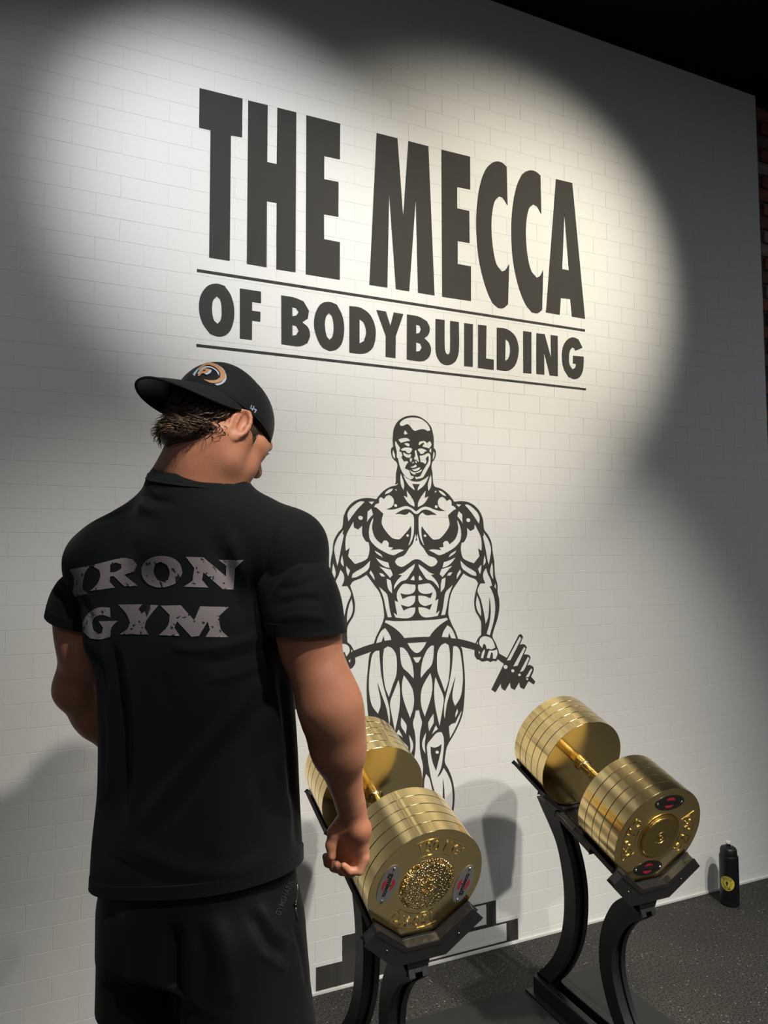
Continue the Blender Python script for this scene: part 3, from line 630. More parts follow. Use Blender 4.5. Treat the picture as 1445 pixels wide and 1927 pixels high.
# ------------------------------------------------------------------ water bottle
bx, by = 2.690, -0.115
bot = empty('water_bottle', (bx, by, 0)); tag(bot, 'black plastic sports bottle with a round yellow emblem, on the floor by the wall', 'bottle')
me = lathe('bottle_body', [(0, 0.0), (0.034, 0.0), (0.038, 0.004), (0.0385, 0.012), (0.0375, 0.018), (0.039, 0.03), (0.039, 0.195), (0.0385, 0.204), (0.036, 0.209), (0.030, 0.211), (0, 0.211)], 56); auto_smooth(me, 40); obj('bottle_body', me, M['bottle'], bot)
me = lathe('lid', [(0, 0.208), (0.034, 0.208), (0.0345, 0.214), (0.0335, 0.2305), (0.030, 0.2385), (0.025, 0.2415), (0.014, 0.2425), (0.0105, 0.2445), (0, 0.2445)], 48); auto_smooth(me, 40); obj('lid', me, M['bottle_lid'], bot)
me = lathe('spout', [(0, 0.243), (0.0095, 0.243), (0.0088, 0.256), (0, 0.256)], 24); auto_smooth(me, 40); obj('spout', me, M['bottle_lid'], bot)
me = lathe('nozzle', [(0, 0.2555), (0.0100, 0.2555), (0.0108, 0.260), (0.0095, 0.264), (0.004, 0.2645), (0, 0.263)], 24); auto_smooth(me, 40); obj('nozzle', me, M['nozzle'], bot)
TH0 = math.atan2(CAM[1] - by, CAM[0] - bx) + math.radians(-14)
def on_bottle(me, lift):
    for v_ in me.vertices:
        a = TH0 + v_.co.x/0.039; r = 0.039 + lift
        v_.co = (r*math.cos(a), r*math.sin(a), 0.0985 + v_.co.y)
    return me
def disc_mesh(name, r0, r1):
    v, f = [], []; n = 40; k = 5
    for i in range(n):
        for j in range(k + 1):
            r = r0 + (r1 - r0)*j/k; v.append((r*math.cos(2*math.pi*i/n), r*math.sin(2*math.pi*i/n), 0))
    for i in range(n):
        for j in range(k): f.append((i*(k+1)+j, i*(k+1)+j+1, ((i+1)%n)*(k+1)+j+1, ((i+1)%n)*(k+1)+j))
    return pydata(name, v, f)
em = obj('emblem', on_bottle(disc_mesh('emblem', 0.0, 0.0300), 0.0004), M['yellow'], bot)
obj('emblem_ring', on_bottle(disc_mesh('emblem_ring', 0.0150, 0.0165), 0.0007), M['ink'], em)
fig_s = smooth_loop([(0, 0.011), (0.0018, 0.009), (0.0014, 0.0065), (0.0042, 0.005), (0.0050, -0.001), (0.0036, -0.001), (0.0028, 0.003), (0.0026, -0.010), (-0.0026, -0.010), (-0.0028, 0.003), (-0.0036, -0.001), (-0.0050, -0.001), (-0.0042, 0.005), (-0.0014, 0.0065), (-0.0018, 0.009)], 2, 40)
obj('emblem_figure', on_bottle(fill_mesh('emblem_figure', [fig_s]), 0.0008), M['ink'], em)
for word, th, flip in (("GOLD'S", 90, False), ('GYM', 270, True)):
    tm = text_mesh('emblem_text', word, 0.0125, bold=0.0002); t0 = math.radians(th)
    if not flip: map_verts(tm, lambda a, b, c: ((0.0232 + b)*math.cos(t0 - a/0.0232), (0.0232 + b)*math.sin(t0 - a/0.0232), 0))
    else: map_verts(tm, lambda a, b, c: ((0.0232 - b)*math.cos(t0 + a/0.0232), (0.0232 - b)*math.sin(t0 + a/0.0232), 0))
    obj('emblem_text', on_bottle(tm, 0.0007), M['ink'], em)
# ------------------------------------------------------------------ distance-field toolkit (body and clothes as continuous surfaces)
class Field:
    def __init__(s, xs, ys, zs, far=0.08):
        s.ax = [np.asarray(a, np.float32) for a in (xs, ys, zs)]
        s.D = np.full([len(a) for a in s.ax], far, np.float32)
    def region(s, lo, hi):
        sl = []
        for a, l, h in zip(s.ax, lo, hi):
            i = max(int(np.searchsorted(a, l)) - 1, 0); j = min(int(np.searchsorted(a, h)) + 1, len(a)); sl.append(slice(i, max(j, i + 1)))
        g = np.meshgrid(*[a[q] for a, q in zip(s.ax, sl)], indexing='ij')
        return tuple(sl), g
    def add(s, fn, lo, hi, k=0.0, op='u', pad=0.03):
        sl, g = s.region([l - pad - k for l in lo], [h + pad + k for h in hi])
        d = fn(*g).astype(np.float32); a = s.D[sl]
        if op == 'u': s.D[sl] = smin(a, d, k)
        elif op == 's': s.D[sl] = -smin(-a, d, k)
        elif op == 'i': s.D[sl] = -smin(-a, -d, k)
        elif op == 'd': s.D[sl] = a + d
    def cone(s, a, b, r1, r2, k=0.01, op='u'):
        a = np.asarray(a, float); b = np.asarray(b, float); r = max(r1, r2)
        s.add(lambda x, y, z: cone_d(x, y, z, a, b, r1, r2), np.minimum(a, b) - r, np.maximum(a, b) + r, k, op)
    def ell(s, c, Rm, rad, k=0.01, op='u'):
        c = np.asarray(c, float); r = max(rad)
        s.add(lambda x, y, z: ell_d(x, y, z, c, Rm, rad), c - r, c + r, k, op)
    def mesh(s, name):
        v, f = surface_nets(s.D, *s.ax); return fast_mesh(name, v, f)
def smin(a, b, k):
    if k <= 0: return np.minimum(a, b)
    h = np.clip(0.5 + 0.5*(b - a)/k, 0, 1); return b + (a - b)*h - k*h*(1 - h)
def cone_d(x, y, z, a, b, r1, r2):
    ab = b - a; L = float(ab @ ab) + 1e-12
    t = np.clip(((x - a[0])*ab[0] + (y - a[1])*ab[1] + (z - a[2])*ab[2])/L, 0, 1)
    return np.sqrt((x - a[0] - t*ab[0])**2 + (y - a[1] - t*ab[1])**2 + (z - a[2] - t*ab[2])**2) - (r1 + (r2 - r1)*t)
def ell_d(x, y, z, c, Rm, rad):
    p = [(x - c[0])*Rm[i][0] + (y - c[1])*Rm[i][1] + (z - c[2])*Rm[i][2] for i in range(3)]
    k0 = np.sqrt(sum((p[i]/rad[i])**2 for i in range(3))); k1 = np.sqrt(sum((p[i]/rad[i]**2)**2 for i in range(3))) + 1e-9
    return k0*(k0 - 1)/k1
def surface_nets(D, xs, ys, zs):
    S = D < 0; n = D.shape
    cnt = np.zeros([k - 1 for k in n], np.uint8)
    sl = (slice(0, -1), slice(1, None))
    for i in (0, 1):
        for j in (0, 1):
            for k in (0, 1): cnt += S[sl[i], sl[j], sl[k]]
    act = (cnt > 0) & (cnt < 8); I, J, K = np.nonzero(act)
    idx = np.full(cnt.shape, -1, np.int32); idx[I, J, K] = np.arange(len(I), dtype=np.int32)
    corner = {}
    for i in (0, 1):
        for j in (0, 1):
            for k in (0, 1): corner[i, j, k] = D[I + i, J + j, K + k]
    P = np.zeros((len(I), 3)); w = np.zeros(len(I)); X = (xs.astype(float), ys.astype(float), zs.astype(float)); B = (I, J, K)
    for axis in range(3):
        o = [q for q in range(3) if q != axis]
        for a in (0, 1):
            for b in (0, 1):
                c0 = [0, 0, 0]; c0[o[0]] = a; c0[o[1]] = b; c1 = list(c0); c1[axis] = 1
                d0, d1 = corner[tuple(c0)], corner[tuple(c1)]; mk = (d0 < 0) != (d1 < 0)
                t = np.where(mk, d0/np.where(mk, d0 - d1, 1), 0)
                for q in range(3):
                    A0 = X[q][B[q] + c0[q]]
                    val = A0 + t*(X[q][B[q] + 1] - A0) if q == axis else A0
                    P[:, q] += np.where(mk, val, 0)
                w += mk
    P /= w[:, None]; faces = []
    for axis in range(3):
        o = [(axis + 1) % 3, (axis + 2) % 3]
        s0 = [slice(None)]*3; s1 = [slice(None)]*3; s0[axis] = slice(0, -1); s1[axis] = slice(1, None)
        for q in o: s0[q] = slice(1, -1); s1[q] = slice(1, -1)
        A, Bq = S[tuple(s0)], S[tuple(s1)]; e = np.nonzero(A != Bq); flip = A[e]
        e = list(e); e[o[0]] = e[o[0]] + 1; e[o[1]] = e[o[1]] + 1
        def cell(da, db):
            c = [e[0], e[1], e[2]]; c[o[0]] = c[o[0]] + da; c[o[1]] = c[o[1]] + db; return idx[c[0], c[1], c[2]]
        q = np.stack([cell(-1, -1), cell(0, -1), cell(0, 0), cell(-1, 0)], 1)
        q[~flip] = q[~flip][:, ::-1]; faces.append(q)
    return P, np.concatenate(faces)
def fast_mesh(name, v, f):
    me = bpy.data.meshes.new(name); me.vertices.add(len(v)); me.vertices.foreach_set('co', np.asarray(v, np.float32).ravel())
    k = f.shape[1]; me.loops.add(f.size); me.loops.foreach_set('vertex_index', f.astype(np.int32).ravel())
    me.polygons.add(len(f)); me.polygons.foreach_set('loop_start', np.arange(0, f.size, k, dtype=np.int32))
    try: me.polygons.foreach_set('loop_total', np.full(len(f), k, np.int32))
    except Exception: pass
    me.update(calc_edges=True); me.validate(); me.polygons.foreach_set('use_smooth', [True]*len(me.polygons)); return me
def relax(me, it=2, lam=0.5):
    n = len(me.vertices); co = np.empty(n*3, np.float32); me.vertices.foreach_get('co', co); co = co.reshape(-1, 3).astype(float)
    ed = np.empty(len(me.edges)*2, np.int32); me.edges.foreach_get('vertices', ed); ed = ed.reshape(-1, 2)
    deg = np.bincount(ed.ravel(), minlength=n)[:, None]
    for _ in range(it):
        acc = np.zeros_like(co)
        for q in range(3):
            acc[:, q] = np.bincount(ed[:, 0], co[ed[:, 1], q], n) + np.bincount(ed[:, 1], co[ed[:, 0], q], n)
        co += lam*(acc/np.maximum(deg, 1) - co)
    me.vertices.foreach_set('co', co.astype(np.float32).ravel()); me.update()
def spacing(parts):
    out = []
    for a, b, h in parts: out += list(np.arange(a, b - 1e-6, h))
    return np.array(out + [parts[-1][1]])

# ------------------------------------------------------------------ the man: skeleton (points placed by photo position and true distance)
PSI = math.radians(27)                                   # chest turned to the right of the line of sight
MF = (math.sin(PSI)*np.array([_cy, -_sy, 0]) + math.cos(PSI)*np.array([_sy, _cy, 0]))   # facing
MR = np.array([MF[1], -MF[0], 0.0]); MU = np.array([0, 0, 1.0])                            # his right, up
PELV = at(373, 1600, 1.42); CHEST = at(364, 1150, 1.415)
SH_R, SH_L = at(543, 1036, 1.345), at(190, 1062, 1.50)
EL_R, WR_R = at(617, 1320, 1.315), at(662, 1527, 1.425)
EL_L, WR_L = at(146, 1295, 1.565), at(262, 1452, 1.72)
NECK0 = at(366, 945, 1.42)
HC = at(420, 803, 1.405)                                 # head centre
PSH, PHH = math.radians(40), math.radians(30)            # head turn and nod
_hr, _hf = np.array([_cy, -_sy, 0]), np.array([_sy, _cy, 0])
HFW = math.cos(PHH)*(math.sin(PSH)*_hr + math.cos(PSH)*_hf) - math.sin(PHH)*MU
HRT = math.cos(PSH)*_hr - math.sin(PSH)*_hf
HUP = np.cross(HRT, HFW)
HM = np.array([HRT, HFW, HUP])                            # rows: head x (right), y (face), z (up)
def hl(x, y, z): return HC + x*HRT + y*HFW + z*HUP
def ml(r, f, z, c=None):
    c = PELV if c is None else c
    return np.array([c[0], c[1], 0]) + r*MR + f*MF + z*MU

def build_body():
    allp = [SH_R, SH_L, EL_R, EL_L, WR_R, WR_L, HC, PELV]
    lo = np.min(allp, 0) - 0.22; hi = np.max(allp, 0) + 0.22
    hx, hy, hz = WR_R[0], WR_R[1], WR_R[2]
    def axis(l, h, c, w, fine, coarse):
        return spacing([(l, c - w, coarse), (c - w, c + w, fine), (c + w, h, coarse)])
    xs = axis(lo[0], hi[0], hx, 0.075, 0.0019, 0.0034); ys = axis(lo[1], hi[1], hy, 0.075, 0.0019, 0.0034)
    zs = spacing([(0.02, 0.55, 0.008), (0.55, hz - 0.16, 0.006), (hz - 0.16, hz + 0.03, 0.0019), (hz + 0.03, 1.56, 0.004), (1.56, 1.95, 0.0024)])
    B = Field(xs, ys, zs)
    # trunk
    B.ell(ml(0, 0.0, 1.32), (MR, MF, MU), (0.165, 0.10, 0.24), 0.02)
    B.ell(ml(0, 0.0, 1.02), (MR, MF, MU), (0.150, 0.095, 0.20), 0.05)
    B.cone(SH_R + [0, 0, -.01], SH_L + [0, 0, -.01], 0.055, 0.055, 0.05)
    B.cone(NECK0 + 0.02*MR, SH_R - 0.06*MR, 0.05, 0.045, 0.04); B.cone(NECK0 - 0.02*MR, SH_L + 0.06*MR, 0.05, 0.045, 0.04)
    # neck
    B.cone(ml(0.006, 0.0, 1.50, NECK0), hl(0.004, -0.026, -0.045), 0.063, 0.055, 0.03)
    B.cone(ml(0.0, 0.03, 1.50, NECK0), hl(0, 0.016, -0.078), 0.052, 0.048, 0.035)
    B.cone(hl(0.060, -0.030, -0.045), ml(0.03, 0.05, 1.52, NECK0), 0.018, 0.016, 0.025)     # neck muscle below the ear
    B.cone(hl(-0.030, -0.040, -0.050), at(322, 903, 1.415), 0.026, 0.042, 0.03)
    B.cone(hl(0.002, -0.026, -0.045), at(373, 918, 1.402), 0.052, 0.065, 0.03); B.cone(hl(0.034, -0.004, -0.060), at(412, 915, 1.395), 0.034, 0.046, 0.03)
    # head
    B.ell(hl(0, -0.010, 0.020), HM, (0.0735, 0.093, 0.080), 0.02)
    B.ell(hl(0, 0.040, -0.040), HM, (0.058, 0.052, 0.074), 0.03)
    for s in (-1, 1):
        B.cone(hl(s*0.058, 0.004, -0.030), hl(s*0.052, 0.012, -0.072), 0.020, 0.016, 0.03)
        B.cone(hl(s*0.052, 0.010, -0.072), hl(s*0.016, 0.074, -0.104), 0.015, 0.016, 0.022)
        B.ell(hl(s*0.046, 0.060, -0.018), HM, (0.022, 0.022, 0.018), 0.018)
        B.ell(hl(s*0.040, 0.058, -0.055), HM, (0.020, 0.022, 0.026), 0.022)
    B.ell(hl(0, 0.082, -0.106), HM, (0.024, 0.018, 0.016), 0.016)
    B.cone(hl(-0.034, 0.079, 0.010), hl(0.034, 0.079, 0.010), 0.0135, 0.0135, 0.018)
    for s in (-1, 1): B.cone(hl(s*0.034, 0.079, 0.008), hl(s*0.056, 0.050, -0.006), 0.013, 0.013, 0.016)
    B.cone(hl(0, 0.088, 0.006), hl(0, 0.112, -0.030), 0.0085, 0.0125, 0.010)
    for s in (-1, 1):
        B.ell(hl(s*0.011, 0.103, -0.034), HM, (0.0085, 0.010, 0.008), 0.006)
        B.ell(hl(s*0.030, 0.096, -0.006), HM, (0.015, 0.012, 0.011), 0.010, 's')
        B.ell(hl(s*0.031, 0.0765, -0.006), HM, (0.0135, 0.0125, 0.0115), 0.004)
        B.cone(hl(s*0.019, 0.0895, -0.0035), hl(s*0.044, 0.0795, -0.0065), 0.0034, 0.0034, 0.005)
    B.cone(hl(-0.018, 0.089, -0.062), hl(0.018, 0.089, -0.062), 0.0080, 0.0080, 0.008)
    B.cone(hl(-0.015, 0.0895, -0.075), hl(0.015, 0.0895, -0.075), 0.0088, 0.0088, 0.007)
    B.cone(hl(-0.024, 0.0985, -0.0690), hl(0.024, 0.0985, -0.0690), 0.0026, 0.0026, 0.003, 's')
    # ears
    for s in (-1, 1):
        ey, ez = -0.010, -0.018
        E1 = np.array([s*(HRT*0.90) - HFW*0.43, HFW*0.90 + s*HRT*0.43, HUP])      # ear stands off the head, opening forwards
        c = hl(s*0.079, ey - 0.006, ez)
        B.ell(c, E1, (0.0065, 0.0185, 0.031), 0.005)
        B.ell(c + E1[0]*0.006 + HFW*0.004 + HUP*0.003, E1, (0.0055, 0.0115, 0.019), 0.003, 's')
        pts = []
        for t in np.linspace(-50, 215, 12):
            a = math.radians(t); pts.append(c + E1[1]*0.0165*math.cos(a) + E1[2]*0.0285*math.sin(a) + E1[0]*0.0045)
        for p, q in zip(pts[:-1], pts[1:]): B.cone(p, q, 0.0038, 0.0038, 0.003)
        B.ell(c - E1[2]*0.027 + E1[1]*0.002 + E1[0]*0.001, E1, (0.0055, 0.0095, 0.0105), 0.004)
        B.ell(c + E1[1]*0.0135 - E1[2]*0.004 + E1[0]*0.003, E1, (0.0045, 0.0045, 0.0065), 0.003)
        B.cone(c + E1[0]*0.003 - E1[1]*0.006 - E1[2]*0.010, c + E1[0]*0.004 - E1[1]*0.007 + E1[2]*0.012, 0.0030, 0.0030, 0.003)
    # right arm
    up = (EL_R - SH_R)/np.linalg.norm(EL_R - SH_R); fo = (WR_R - EL_R)/np.linalg.norm(WR_R - EL_R)
    B.cone(SH_R, EL_R, 0.058, 0.044, 0.03)
    B.ell(SH_R + up*0.135 - MF*0.014 + MR*0.004, np.array([MR, np.cross(up, MR), up]), (0.050, 0.050, 0.10), 0.025)   # triceps
    B.ell(SH_R + up*0.16 + MF*0.022, np.array([MR, np.cross(up, MR), up]), (0.040, 0.036, 0.085), 0.025)               # biceps
    B.cone(EL_R - up*0.03, EL_R + fo*0.03, 0.047, 0.047, 0.03)
    B.cone(EL_R - MF*0.012, EL_R - MF*0.014 + fo*0.02, 0.034, 0.030, 0.02)
    B.cone(EL_R + fo*0.01, EL_R + fo*0.11, 0.048, 0.046, 0.03); B.cone(EL_R + fo*0.10, WR_R - fo*0.02, 0.045, 0.0270, 0.03)
    B.ell(EL_R + fo*0.060 + CR*0.012, np.array([CR, np.cross(fo, CR), fo]), (0.041, 0.042, 0.100), 0.025)
    B.cone(EL_R + fo*0.05 - CR*0.016, WR_R - fo*0.06 - CR*0.004, 0.030, 0.016, 0.02)
    B.cone(WR_R - fo*0.03 + CR*0.012, WR_R + CR*0.012, 0.0155, 0.0165, 0.012); B.cone(WR_R - fo*0.03 - CR*0.010, WR_R - CR*0.010, 0.0160, 0.0165, 0.012)
    # right hand: palm turned back and inwards, fingers curling up beside the thumb
    def h(px, py, d): return at(px, py, d)
    D0 = 1.425
    B.cone(h(664, 1530, D0), h(676, 1560, D0 + .002), 0.0215, 0.0235, 0.012)
    B.cone(h(677, 1560, D0), h(684, 1618, D0 + .012), 0.0170, 0.0125, 0.014)      # heel and little-finger edge
    B.cone(h(668, 1558, D0 + .006), h(670, 1618, D0 + .024), 0.0185, 0.0135, 0.014)
    B.cone(h(655, 1556, D0 + .014), h(655, 1612, D0 + .036), 0.0165, 0.0130, 0.014)
    B.cone(h(648, 1552, D0 + .012), h(640, 1604, D0 + .044), 0.0150, 0.0120, 0.012)
    # thumb
    B.cone(h(652, 1540, D0 + .006), h(629, 1566, D0 + .006), 0.0150, 0.0135, 0.014)
    B.cone(h(629, 1566, D0 + .006), h(623, 1590, D0 + .004), 0.0120, 0.0108, 0.006); B.cone(h(623, 1590, D0 + .004), h(624, 1611, D0 + .000), 0.0106, 0.0086, 0.005)
    # fingers: knuckle, middle joint, end joint, tip
    fin = [((645, 1604, .044), (632, 1629, .048), (617, 1624, .044), (613, 1612, .038), 0.0092),
           ((660, 1611, .032), (646, 1637, .034), (628, 1632, .030), (622, 1619, .024), 0.0096),
           ((674, 1616, .018), (662, 1641, .017), (643, 1639, .012), (634, 1627, .006), 0.0092),
           ((686, 1615, .004), (676, 1639, .000), (658, 1639, -.004), (647, 1629, -.008), 0.0082)]
    for a, b, c, d, r in fin:
        q = [h(p[0], p[1], D0 + p[2]) for p in (a, b, c, d)]
        B.cone(q[0], q[1], r*1.16, r*1.02, 0.005); B.cone(q[1], q[2], r*1.02, r*0.95, 0.0025); B.cone(q[2], q[3], r*0.95, r*0.80, 0.0025)
    # left arm, hand resting in front of the body
    ul = (EL_L - SH_L)/np.linalg.norm(EL_L - SH_L); fl = (WR_L - EL_L)/np.linalg.norm(WR_L - EL_L)
    B.cone(SH_L, EL_L, 0.060, 0.046, 0.03)
    B.ell(SH_L + ul*0.15 - MF*0.012 - MR*0.008, np.array([MR, np.cross(ul, MR), ul]), (0.050, 0.052, 0.10), 0.025)
    B.cone(EL_L, EL_L + fl*0.09, 0.046, 0.045, 0.025); B.cone(EL_L + fl*0.08, WR_L, 0.045, 0.027, 0.03)
    B.cone(WR_L, WR_L + fl*0.07, 0.027, 0.030, 0.012)
    hp = WR_L + fl*0.085
    for k in range(4):
        o = np.cross(fl, MR); o /= np.linalg.norm(o); s_ = (k - 1.5)*0.0185
        a = hp + o*s_; b = a + fl*0.035 + MR*0.012; c = b + MR*0.030 + fl*0.010; d = c + MR*0.020 - fl*0.006
        B.cone(a, b, 0.0105, 0.0098, 0.006); B.cone(b, c, 0.0098, 0.009, 0.003); B.cone(c, d, 0.009, 0.0078, 0.003)
    B.cone(WR_L + fl*0.02 + MU*0.02, hp + MU*0.045 + MR*0.02, 0.014, 0.011, 0.01)
    # legs
    for s, hipx, knee, ank in ((1, ml(0.095, 0.0, 0.88), ml(0.115, 0.02, 0.50), ml(0.125, -0.015, 0.09)), (-1, ml(-0.095, 0.0, 0.88), ml(-0.110, 0.02, 0.50), ml(-0.120, -0.015, 0.09))):
        B.cone(hipx, knee, 0.082, 0.056, 0.03); B.cone(knee, ank, 0.054, 0.036, 0.03)
        B.ell(ank + (knee - ank)*0.66 - MF*0.022, np.array([MR, MF, MU]), (0.050, 0.050, 0.11), 0.03)
        B.cone(ank, ank + MF*0.14 - MU*0.045, 0.036, 0.028, 0.03)
    me = B.mesh('body'); relax(me, 2, 0.45); return me

def skin_mat():
    mt, nt, b = new_mat('skin')
    b.inputs['Roughness'].default_value = 0.48; b.inputs['Specular IOR Level'].default_value = 0.4
    b.inputs['Subsurface Weight'].default_value = 0.12; b.inputs['Subsurface Radius'].default_value = (0.010, 0.004, 0.002)
    b.inputs['Subsurface Scale'].default_value = 0.6
    tc = N(nt, 'ShaderNodeTexCoord')
    n1 = N(nt, 'ShaderNodeTexNoise'); n1.inputs['Scale'].default_value = 14; n1.inputs['Detail'].default_value = 5
    n2 = N(nt, 'ShaderNodeTexNoise'); n2.inputs['Scale'].default_value = 420; n2.inputs['Detail'].default_value = 3
    for n in (n1, n2): nt.links.new(tc.outputs['Object'], n.inputs['Vector'])
    r = N(nt, 'ShaderNodeValToRGB'); r.color_ramp.elements[0].color = (0.45, 0.178, 0.096, 1); r.color_ramp.elements[1].color = (0.56, 0.245, 0.140, 1)
    r.color_ramp.elements[0].position = 0.32; r.color_ramp.elements[1].position = 0.68
    nt.links.new(n1.outputs['Fac'], r.inputs['Fac']); nt.links.new(r.outputs[0], b.inputs['Base Color'])
    bp = N(nt, 'ShaderNodeBump'); bp.inputs['Strength'].default_value = 0.25; bp.inputs['Distance'].default_value = 0.0008
    nt.links.new(n2.outputs['Fac'], bp.inputs['Height']); nt.links.new(bp.outputs['Normal'], b.inputs['Normal'])
    return mt
M['skin'] = skin_mat()
man = empty('person', (float(PELV[0]), float(PELV[1]), 0.0))
tag(man, 'person seen from behind in black t-shirt, shorts and backward cap, looking down at a dumbbell', 'person')
MINV = Matrix.Translation((-float(PELV[0]), -float(PELV[1]), 0.0))
def mputs(o, parent=None):
    o.parent = parent or man
    o.matrix_parent_inverse = MINV if parent is None else Matrix.Identity(4)
    return o
body = mputs(obj('body', build_body(), M['skin']))
# ------------------------------------------------------------------ clothes
def cloth_mat(name, col, rough, bscale, sheen=0.15):
    mt, nt, b = new_mat(name)
    b.inputs['Roughness'].default_value = rough; b.inputs['Specular IOR Level'].default_value = 0.2
    b.inputs['Sheen Weight'].default_value = sheen; b.inputs['Sheen Roughness'].default_value = 0.5
    tc = N(nt, 'ShaderNodeTexCoord'); n1 = N(nt, 'ShaderNodeTexNoise'); n1.inputs['Scale'].default_value = 7; n1.inputs['Detail'].default_value = 5
    n2 = N(nt, 'ShaderNodeTexNoise'); n2.inputs['Scale'].default_value = bscale; n2.inputs['Detail'].default_value = 2
    for n in (n1, n2): nt.links.new(tc.outputs['Object'], n.inputs['Vector'])
    mx = N(nt, 'ShaderNodeMix', data_type='RGBA'); mx.inputs['A'].default_value = (*[c*0.8 for c in col], 1); mx.inputs['B'].default_value = (*[c*1.25 for c in col], 1)
    nt.links.new(n1.outputs['Fac'], mx.inputs['Factor']); nt.links.new(mx.outputs['Result'], b.inputs['Base Color'])
    bp = N(nt, 'ShaderNodeBump'); bp.inputs['Strength'].default_value = 0.3; bp.inputs['Distance'].default_value = 0.001
    nt.links.new(n2.outputs['Fac'], bp.inputs['Height']); nt.links.new(bp.outputs['Normal'], b.inputs['Normal'])
    return mt
M['shirt'] = cloth_mat('black_cotton_jersey', (0.0034, 0.0052, 0.0052), 0.85, 900, 0.05)
M['shorts'] = cloth_mat('black_polyester', (0.0042, 0.0042, 0.0041), 0.62, 1200, 0.04)
M['cap'] = cloth_mat('black_cap_twill', (0.0062, 0.0062, 0.0068), 0.8, 1500, 0.06)
M['cap_under'] = plain('dark_navy_underbrim', (0.008, 0.011, 0.014), 0.55)

def seg_d(x, y, z, a, b):
    ab = b - a; L = float(ab @ ab) + 1e-12
    t = np.clip(((x - a[0])*ab[0] + (y - a[1])*ab[1] + (z - a[2])*ab[2])/L, 0, 1)
    return np.sqrt((x - a[0] - t*ab[0])**2 + (y - a[1] - t*ab[1])**2 + (z - a[2] - t*ab[2])**2)
def wrinkle(me, folds, seed=0, ripple=0.0012):
    """soft ridges (amp > 0) and creases (amp < 0) pressed into the cloth along lines over its near side"""
    n = len(me.vertices); co = np.empty(n*3, np.float32); me.vertices.foreach_get('co', co); co = co.reshape(-1, 3).astype(float)
    no = np.empty(n*3, np.float32); me.vertices.foreach_get('normal', no); no = no.reshape(-1, 3).astype(float)
    d = co - CAM; z = d @ CF; px = W/2 + FPX*(d @ CR)/z; py = H/2 - FPX*(d @ CU)/z
    face = np.clip(-(no*d).sum(1)/np.linalg.norm(d, axis=1)*2.2, 0, 1); amt = np.zeros(n)
    for pts, amp, wid in folds:
        P = np.array(smooth_open(pts)); best = np.full(n, 1e9); along = np.zeros(n); L = len(P) - 1
        for i in range(L):
            a, b = P[i], P[i + 1]; ab = b - a; t = np.clip(((px - a[0])*ab[0] + (py - a[1])*ab[1])/(ab @ ab + 1e-9), 0, 1)
            q = (px - a[0] - t*ab[0])**2 + (py - a[1] - t*ab[1])**2; m_ = q < best; best[m_] = q[m_]; along[m_] = (i + t[m_])/L
        amt += amp*np.exp(-best/wid**2)*np.clip(np.minimum(along, 1 - along)*5 + 0.15, 0, 1)
    rs = np.random.RandomState(seed)
    for _ in range(9):
        k = rs.normal(size=3)*rs.uniform(9, 34); amt += ripple*np.sin(co @ k + rs.uniform(0, 6.28))/2
    co += no*(amt*np.maximum(face, 0.12))[:, None]; me.vertices.foreach_set('co', co.astype(np.float32).ravel()); me.update()
def smooth_open(pts, sub=5):
    P = np.array(pts, float); P = np.vstack([2*P[0] - P[1], P, 2*P[-1] - P[-2]]); out = []
    for i in range(1, len(P) - 2):
        for u in np.linspace(0, 1, sub, endpoint=False):
            a, b, c, d = P[i-1], P[i], P[i+1], P[i+2]; out.append(0.5*((2*b) + (-a + c)*u + (2*a - 5*b + 4*c - d)*u*u + (-a + 3*b - 3*c + d)*u**3))
    return out + [P[-2]]
def loft(x, y, z, secs, n=2.3):
    """sections (z, centre r, centre f, half width, half depth) in the man's frame"""
    s = np.array(sorted(secs)); rr = (x - PELV[0])*MR[0] + (y - PELV[1])*MR[1]; ff = (x - PELV[0])*MF[0] + (y - PELV[1])*MF[1]
    zz_ = np.linspace(s[0, 0], s[-1, 0], 160); cols = []
    for k in range(1, 5):
        v = np.interp(zz_, s[:, 0], s[:, k]); ker = np.hanning(23); ker /= ker.sum()
        vp = np.r_[np.full(11, v[0]), v, np.full(11, v[-1])]; cols.append(np.convolve(vp, ker, 'valid'))
    cr, cf, a, b = [np.interp(z, zz_, c) for c in cols]
    u, w = np.abs(rr - cr), np.abs(ff - cf); q = ((u/a)**n + (w/b)**n)**(1/n) + 1e-6
    rad = np.sqrt((rr - cr)**2 + (ff - cf)**2); d = rad*(1 - 1/q)
    d = np.where(q < 0.3, -np.minimum(a, b)*0.7, d)
    zl, zh = s[0, 0], s[-1, 0]
    return np.maximum(d, np.maximum(zl - z, z - zh))

